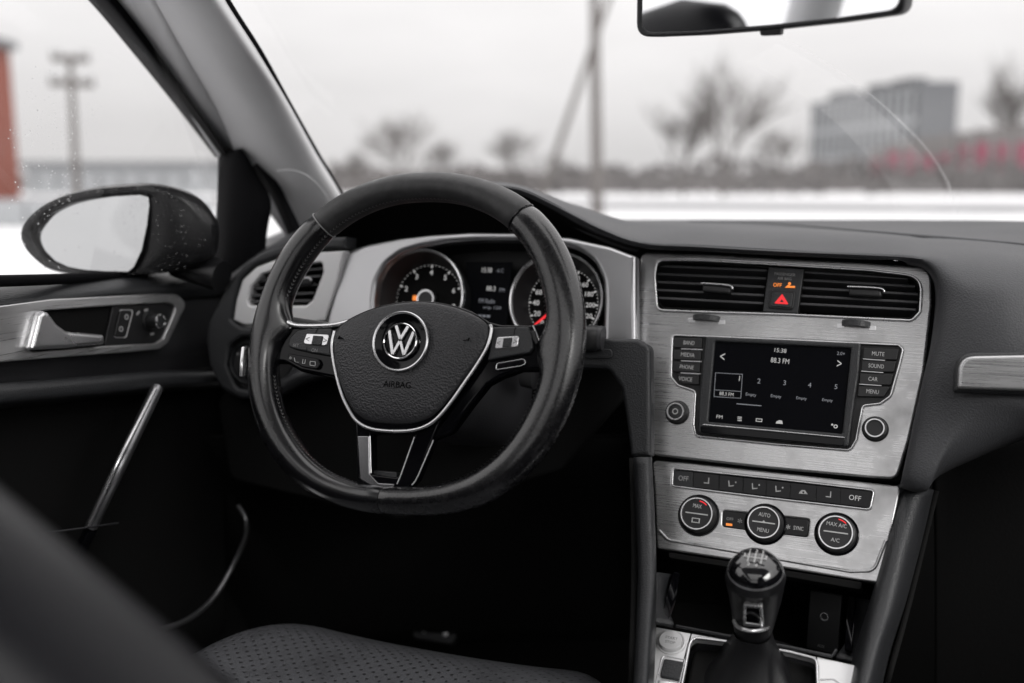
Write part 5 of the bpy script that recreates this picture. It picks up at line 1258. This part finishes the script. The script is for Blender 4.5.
def resamp_px(px, n):
    V = [Vector((p[0], p[1])) for p in cr2(px, 8)]; L = [0]
    for i in range(len(V)): L.append(L[-1]+(V[(i+1) % len(V)]-V[i]).length)
    o_ = []; i = 0
    for k in range(n):
        d = L[-1]*k/n
        while L[i+1] < d: i += 1
        s = (d-L[i])/max(1e-9, L[i+1]-L[i]); q_ = V[i].lerp(V[(i+1) % len(V)], s); o_.append((q_.x, q_.y))
    return o_
cen = (408, 362)
inn = [(cen[0]+(x-cen[0])*.975, cen[1]+(y-cen[1])*(.975 if y < 380 else .90)) for x, y in abp]
abo, cc_ = domed('airbag_cover', inn, W, HW, .009, M['airbag'], sw_)
# black base and chrome outline
slab('hub_base', W, resamp_px(abp, 96), -.02, HW, M['gloss'], sw_, bev=.002, seg=3)
ch = [abp[k] for k in range(0, 24)]
chl = [(334.5, 331)]+[(332, 344), (333, 358), (336.5, 376), (342, 395), (349, 410), (357, 421.5), (370, 428.5), (388, 431), (408, 430.8), (424, 427), (437, 418.5), (451, 402), (465, 382), (478, 363), (487.5, 346), (491.5, 330), (490, 325)]
tube('silver_edge', [W.P3(*W.q(x, y, HW+.001), HW+.001) for x, y in chl], .0017, M['satin'], sw_, n=10, sub=6)
# emblem
ue, ve = W.q(400.6, 341.3, HW+.0115); re = W.size(400, 341, HW+.01, 27.5)
hz_ = HW+.0118
badge = lathe('emblem_dish', W, ue, ve, [(re*1.0, hz_-.002), (re*.98, hz_+.0010), (re*.93, hz_+.0006), (re*.80, hz_-.001), (re*.62, hz_-.002), (0, hz_-.002)], M['gloss'], sw_, 72)
lathe('emblem_ring', W, ue, ve, [(re*1.015, hz_-.001), (re*1.01, hz_+.0014), (re*.985, hz_+.0020), (re*.95, hz_+.0016), (re*.93, hz_+.0006)], M['satin'], badge, 72)
ro = re*.62; w_e = hz_-.0005
lathe('emblem', W, ue, ve, [(ro*1.0, w_e-.001), (ro*.99, w_e+.0018), (ro*.95, w_e+.0024), (ro*.90, w_e+.0018), (ro*.885, w_e-.001)], M['chrome'], badge, 72)
def stroke(pts, wd, h0=w_e-.001, h1=w_e+.0018, par=badge):
    for a, b in zip(pts, pts[1:]):
        a, b = Vector(a)*ro, Vector(b)*ro; d = (b-a).normalized(); nn_ = Vector((-d.y, d.x))*wd*ro*.5
        slab('emblem', W, [(ue+p.x, ve+p.y) for p in (a+nn_, a-nn_, b-nn_, b+nn_)], h0, h1, M['satin'], par, bev=.0003, local=True)
stroke([(-.36, .84), (0, .10), (.36, .84)], .17)                       # upper V
stroke([(-.72, .55), (-.33, -.74)], .17); stroke([(-.33, -.74), (-.02, .0)], .15); stroke([(.02, .0), (.33, -.74)], .15); stroke([(.33, -.74), (.72, .55)], .17)
_b = bmesh.new(); _b.from_mesh(abo.data); _bv = BVHTree.FromBMesh(_b); _i = W.M.inverted(); _c = _i @ CAM
_h = _bv.ray_cast(_c, ((_i.to_3x3()) @ ray(397, 384.5)).normalized()); _b.free()
tA = text('pressed_text', 'AIRBAG', W, 397, 384.5, 5.8, (_h[0].z if _h[0] else HW+.0086)+.0001, M['dent'], abo, wpx=27.5, ext=.0001, rot=1)
text('pressed_text', '/--', W, 341.5, 338, 2.6, HW+.0042, M['dent'], abo, wpx=5.5, ext=.0012)
text('pressed_text', '--/', W, 467, 339.8, 2.6, HW+.0068, M['dent'], abo, wpx=6, ext=.0012, rot=10)

# spokes: left and right black arms, silver topped
sL = [(262, 350, 0), (272, 340, 0), (284, 331, 0), (294, 326.5, 0), (345, 322, 0), (345, 380, 0), (325, 376, 6), (300, 371, 0), (284, 362, 8), (268, 362, 0)]
spoke = slab('spoke', W, rnd(sL, 4), -.016, .0005, M['gloss'], sw_, bev=.003, seg=4)
sl1 = [(289, 322.5, 3), (310, 325.5, 0), (332, 324.5, 0), (350, 319.5, 0), (350, 326.5, 0), (322, 329, 0), (297, 328.5, 0), (285, 322, 2)]
tube('spoke_edge', [W.P3(*W.q(x, y, .004), .004) for x, y in ((281, 318.5), (288, 322.5), (297, 325.5), (315, 326), (335, 324.8), (350, 321))], .0026, M['satin'], spoke, n=10, sub=5)
tube('spoke_line', [W.P3(*W.q(x, y, .003), .003) for x, y in ((271.5, 354), (278, 343), (286, 332.5), (291, 327.5))], .0007, M['satin'], spoke, n=8, sub=5)
pl_ = [(287.5, 346, 3), (290, 338, 3), (297, 330.5, 5), (309, 328, 0), (331.5, 328, 1), (330.5, 340, 0), (330, 355.8, 1), (310, 352.5, 0), (292, 348.5, 4)]
pad = slab('control_pad', W, rnd(pl_, 3), .000, .0058, M['dash'], sw_, bev=.0018, seg=4)
b1 = slab('silver_key', W, rnd([(302.5, 344, 3), (306.5, 333.5, 2), (329, 334.5, 2), (326.5, 346, 4)], 3), .0045, .0072, M['satin'], pad, bev=.0008)
slab('key_centre', W, rnd([(311, 344.3, 1), (313, 335.3, 1), (323, 336, 1), (321, 345, 1)], 1), .0068, .0082, M['dash'], b1, bev=.0006)
text('key_mark', '<', W, 307.5, 339, 3.6, .0073, M['inkd'], b1); text('key_mark', '>', W, 325.2, 340.3, 3.6, .0073, M['inkd'], b1)
rim_line('pad_line', [(315, 333.5), (318, 328.5)], W, .0058, .0004, M['void'], pad, closed=False)
rim_line('pad_line', [(307, 347), (306.5, 352)], W, .0058, .0004, M['void'], pad, closed=False)
text('key_mark', 'SET', W, 296, 345.3, 2.6, .0059, M['inkd'], pad, wpx=6); text('key_mark', 'ON', W, 314.5, 350.3, 3.2, .0059, M['inkd'], pad, wpx=6)
pl2 = [(287, 353, 3), (295, 354.5, 0), (318, 358.5, 3), (320.5, 363, 4), (317.5, 369.5, 4), (302, 367, 0), (289, 360, 4)]
pad2 = slab('lower_keys', W, rnd(pl2, 3), .000, .0042, M['gloss'], sw_, bev=.001)
text('key_mark', '*', W, 290.5, 358, 3, .0043, M['ink'], pad2); text('key_mark', '\\_', W, 296.5, 360, 4, .0043, M['ink'], pad2, wpx=5.5); text('key_mark', 'LI', W, 304, 361.5, 4, .0043, M['ink'], pad2, wpx=3)
frame_uv = [(309.8, 360.8), (315.6, 361.6), (315.2, 366.2), (309.6, 365.4)]
slab('key_mark', W, frame_uv, .0041, .0044, M['ink'], pad2, holes=[[(310.4, 361.5), (315, 362.1), (314.7, 365.6), (310.2, 364.9)][::-1]], bev=.00005)
sR = [(484, 320, 0), (500, 324.5, 0), (530, 325, 0), (545, 322, 0), (550, 340, 0), (548, 366, 0), (541, 370, 4), (520, 370, 0), (500, 377, 0), (487, 384, 0), (470, 405, 0), (450, 432, 0), (430, 440, 0), (470, 380, 0)]
spoke2 = slab('spoke', W, rnd(sR, 4), -.016, .0005, M['gloss'], sw_, bev=.003, seg=4)
tube('spoke_edge', [W.P3(*W.q(x, y, .002), .002) for x, y in ((533, 325.5), (537, 335), (542, 350), (544.5, 361))], .0009, M['satin'], spoke2, n=8, sub=4)
pr = [(493, 327, 1), (505, 326.8, 0), (528.5, 327, 3), (531.5, 335, 0), (533, 348, 3), (529, 353, 3), (505, 357, 0), (487, 360.5, 1), (489, 350, 0)]
padr = slab('control_pad', W, rnd(pr, 3), .000, .0058, M['dash'], sw_, bev=.0018, seg=4)
b2 = slab('silver_key', W, rnd([(494.5, 349, 2), (497, 337, 2), (519, 335.8, 2), (517.5, 347, 3)], 2), .0045, .0072, M['satin'], padr, bev=.0008)
slab('key_centre', W, rnd([(502, 347.2, 1), (503.3, 338, 1), (512, 337.5, 1), (511, 346.5, 1)], 1), .0068, .0082, M['dash'], b2, bev=.0006)
text('key_mark', '<', W, 498.5, 342.8, 3.6, .0073, M['inkd'], b2); text('key_mark', '>', W, 515.2, 341.3, 3.6, .0073, M['inkd'], b2)
rim_line('pad_line', [(514, 335.5), (514.5, 330), (516, 327)], W, .0058, .0004, M['void'], padr, closed=False)
lk = slab('lower_key', W, rnd([(495.5, 370, 2), (497, 363.5, 2), (524, 358.8, 3), (526, 363.5, 3), (521, 365.8, 0)], 2), .000, .0036, M['gloss'], sw_, bev=.001)
rim_line('key_rim', rnd([(495.5, 370, 2), (497, 363.5, 2), (524, 358.8, 3), (526, 363.5, 3), (521, 365.8, 0)], 2), W, .0034, .0005, M['satin'], lk)
rk = slab('rim_key', W, rnd([(530, 331, 1), (534.5, 330, 1), (538, 343, 2), (535.5, 345, 1), (533, 340, 0)], 1), .0, .005, M['black'], sw_, bev=.001)
# bottom spoke: a glossy open frame
lo = [(355.5, 420, 0), (357, 478, 0), (364, 486, 0), (377, 491.5, 6), (404, 491.5, 8), (416, 479, 0), (433, 438, 0), (440, 420, 0)]
li = [(370.5, 434, 2), (371, 474, 2), (398, 477.5, 4), (415.5, 434, 2)]
sB = slab('lower_spoke', W, rnd(lo, 3), -.012, .003, M['gloss'], sw_, holes=[rnd(li, 2)[::-1]], bev=.0016, seg=3)
slab('spoke_gleam', W, rnd([(357.2, 436, 1), (369, 436, 1), (369.6, 474, 2), (378, 483, 3), (395, 484, 2), (391, 489, 2), (376, 488, 6), (360, 479, 3)], 2), .001, .0040, M['gleam'], sB, bev=.0008)  # grey plate stands in for the reflection on the glossy left leg
slab('inner_ledge', W, rnd([(371, 470, 2), (397, 472, 2), (396, 480, 3), (371, 478, 2)], 2), -.018, -.004, M['dash'], sB, bev=.001, wq=-.004)
for L_ in ([(414.5, 437), (408, 455), (400.5, 476), (397, 484)], [(433.5, 440), (425, 460), (416.5, 479), (412, 485)], [(370, 436), (370.5, 456), (371, 473)]):
    tube('spoke_line', [W.P3(*W.q(x, y, .0032), .0032) for x, y in L_], .0007, M['satin'], sB, n=8, sub=4)
# column shroud behind the wheel and the stalks
P = W.P3(-.002, -.02, -.06)
shr = thing('steering_column', 'dark plastic steering column shroud behind the wheel hub', 'steering column', P)
loft('shroud', [(W.P3(UC, VC-.015, -.022), W.u, W.v, .060, .058, 3), (W.P3(UC, VC-.018, -.05), W.u, W.v, .068, .066, 3), (W.P3(UC, VC-.022, -.10), W.u, W.v, .075, .062, 3), (W.P3(UC, VC-.03, -.17), W.u, W.v, .075, .055, 3)], M['soft'], shr)
loft('lock_barrel', [(at(523, 372, 1.02), W.n, W.v, .015, .015, 2), (at(535, 375, 1.03), W.n, W.v, .015, .015, 2)], M['black'], shr)
P = at(596, 338, 1.05); stt = thing('wiper_stalk', 'short black wiper stalk tip just right of the wheel rim', 'stalk', P)
tube('stalk', [at(500, 345, 1.07), at(560, 341, 1.055), at(586, 339.5, 1.05)], .0085, M['black'], stt, n=14, sub=4)
loft('stalk_tip', [(at(583, 339, 1.05), V3((0, 1, 0)), V3((0, 0, 1)), .011, .0125, 3), (at(588, 338.6, 1.05), V3((0, 1, 0)), V3((0, 0, 1)), .013, .0138, 3), (at(596, 338.2, 1.05), V3((0, 1, 0)), V3((0, 0, 1)), .013, .0135, 3), (at(600, 338.2, 1.05), V3((0, 1, 0)), V3((0, 0, 1)), .0115, .0118, 3)], M['black'], stt)
loft('end_ring', [(at(599.5, 338.2, 1.05), V3((0, 1, 0)), V3((0, 0, 1)), .0125, .0128, 3), (at(603.5, 338.2, 1.05), V3((0, 1, 0)), V3((0, 0, 1)), .0120, .0122, 3)], M['soft'], stt)
P = at(240, 355, 1.05); st2 = thing('indicator_stalk', 'thin black indicator stalk with silver edge left of the wheel rim', 'stalk', P)
tube('stalk', [at(380, 345, 1.07), at(300, 332, 1.04), at(288, 322, 1.03)], .008, M['black'], st2, n=14, sub=4)
tube('stalk_tip', [at(286, 321, 1.03), at(304, 324, 1.03), at(328, 327, 1.04)], .0055, M['black'], st2, n=12, sub=3)
tube('silver_edge', [at(243.5, 348, 1.03), at(242, 362, 1.02), at(241.5, 376, 1.02)], .0022, M['satin'], st2, n=8, sub=3)

# ================================================================== SEATS, PEDALS
P = V3((-.36, .72, .5)); ds_ = thing('driver_seat', 'black perforated leather driver seat, cushion edge and blurred backrest bolster', 'car seat', P)
bm = bmesh.new()
nx, ny = 40, 36
def seat_pt(i, j):
    s, t_ = i/nx*2-1, j/ny             # s across, t from rear to front
    x = -.335+s*.262*(1-.10*max(0, t_-.75)/.25); y = .42+t_*.545
    # rounded outline in plan
    ex = max(0, abs(s)-.60)/.40
    y -= .085*ex**2*t_ + .02*max(0, s)*t_*0
    z = .667 + .018*abs(s)**2.5 - .012*(1-t_)
    z -= .045*max(0, t_-.80)**2/.04*1.0
    z -= .055*ex**3
    return V3((x, y, z))
V = [[bm.verts.new(seat_pt(i, j)) for j in range(ny+1)] for i in range(nx+1)]
for i in range(nx):
    for j in range(ny): bm.faces.new((V[i][j], V[i+1][j], V[i+1][j+1], V[i][j+1]))
# rounded side walls
loop = [V[i][ny] for i in range(nx+1)] + [V[nx][j] for j in range(ny-1, -1, -1)] + [V[i][0] for i in range(nx-1, -1, -1)] + [V[0][j] for j in range(1, ny)]
cc3 = V3((-.345, .70, .6)); prev = loop
for dz, ds2 in ((-.006, .006), (-.02, .012), (-.045, .014), (-.09, .008)):
    nw = [bm.verts.new(V3((v_.co.x+(v_.co.x-cc3.x)/.215*ds2, v_.co.y+(v_.co.y-cc3.y)/.27*ds2, v_.co.z+dz))) for v_ in loop]
    for k in range(len(nw)): bm.faces.new((prev[k], prev[(k+1) % len(nw)], nw[(k+1) % len(nw)], nw[k]))
    prev = nw
bm.faces.new(prev)
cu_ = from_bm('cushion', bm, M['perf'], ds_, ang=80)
# backrest with its right bolster
E0, E1 = at(-28, 462, .46), at(240, 683, .47)
dE = (E1-E0); tops = E0-dE*.75; bots = E1+dE*.6
secs = []
for k in range(9):
    s = k/8; p = bots.lerp(tops, s); wd = .26-.03*s; dp_ = .07
    c = p + V3((-wd+.028, -dp_+.02, 0)); secs.append((c, V3((1, 0, 0)), V3((0, 1, 0)), wd, dp_, 3.2))
loft('backrest', secs, M['seat'], ds_, n=64, ang=80)
hp = tops+V3((-.24, -.06, .10))
hsec = []
for k in range(13):
    q_ = -1+2*k/12; f_ = (1-abs(q_)**3.2)**.5 if abs(q_) < 1 else 0
    hsec.append((hp+V3((0, 0, .09*q_)), V3((1, 0, 0)), V3((0, 1, 0)), max(.004, .125*f_), max(.003, .05*f_), 2.6))
loft('headrest', hsec, M['seat'], ds_, n=48, ang=80)
for s_ in (-1, 1): tube('headrest_post', [hp+V3((.05*s_, 0, -.07)), hp+V3((.05*s_, -.005, -.20))], .006, M['chrome'], ds_, n=10)
# unseen passenger seat, added so its tall back shades the cabin from the right
P = V3((.40, .1, .3)); ps = thing('unseen_passenger_seat', 'unseen black leather passenger seat added to shade the cabin from the right', 'car seat', P)
psec = []
for k in range(11):
    q_ = k/10; psec.append((V3((.42, .22-.26*q_, .62+.72*q_)), V3((1, 0, 0)), V3((0, 1, .3)).normalized(), .255-.05*q_**2, .075 if q_ < .95 else .04, 3.2))
loft('backrest', psec, M['seat'], ps, n=48, ang=80)
psec = [(V3((.42, .12+.60*k/8, .60+(-.03 if k in (0, 8) else 0))), V3((1, 0, 0)), V3((0, 0, 1)), .24 if k not in (0, 8) else .21, .075 if k not in (0, 8) else .04, 3.2) for k in range(9)]
loft('cushion', psec, M['seat'], ps, n=48, ang=80)
psec = [(V3((.42, -.06, 1.42))+V3((0, 0, .10*q_)), V3((1, 0, 0)), V3((0, 1, 0)), max(.004, .13*(max(0, 1-abs(q_)**3.2))**.5), max(.003, .05*(max(0, 1-abs(q_)**3.2))**.5), 2.6) for q_ in [-1+2*k/12 for k in range(13)]]
loft('headrest', psec, M['seat'], ps, n=40, ang=80)
# pedals with studded pads
def pedal(x, y, Y, w2, h2, label, group=None):
    pl = Plane(atY(x, y, Y), 0, 35); P = pl.O; t = thing('pedal', label, 'pedal', P, group)
    slab('pad', pl, rnd([(-w2, -h2), (w2, -h2), (w2, h2), (-w2, h2)], .008), -.008, 0, M['dash'], t, bev=.002, local=True)
    tube('arm', [pl.P3(0, h2*.5, -.01), pl.P3(0, h2+.08, -.05)], .008, M['void'], t, n=8)
    for a in (-.5, .5):
        for b in (-.5, .5): lathe('stud', pl, w2*a, h2*b, [(.005, 0), (.004, .002), (0, .0025)], M['satin'], t, 14)
pedal(497, 600, 1.33, .035, .028, 'square brake pedal in the dark footwell')
pedal(580, 603, 1.33, .022, .040, 'narrow accelerator pedal nearest the centre console')
pedal(437, 622, 1.30, .035, .028, 'square clutch pedal partly hidden behind the seat cushion')
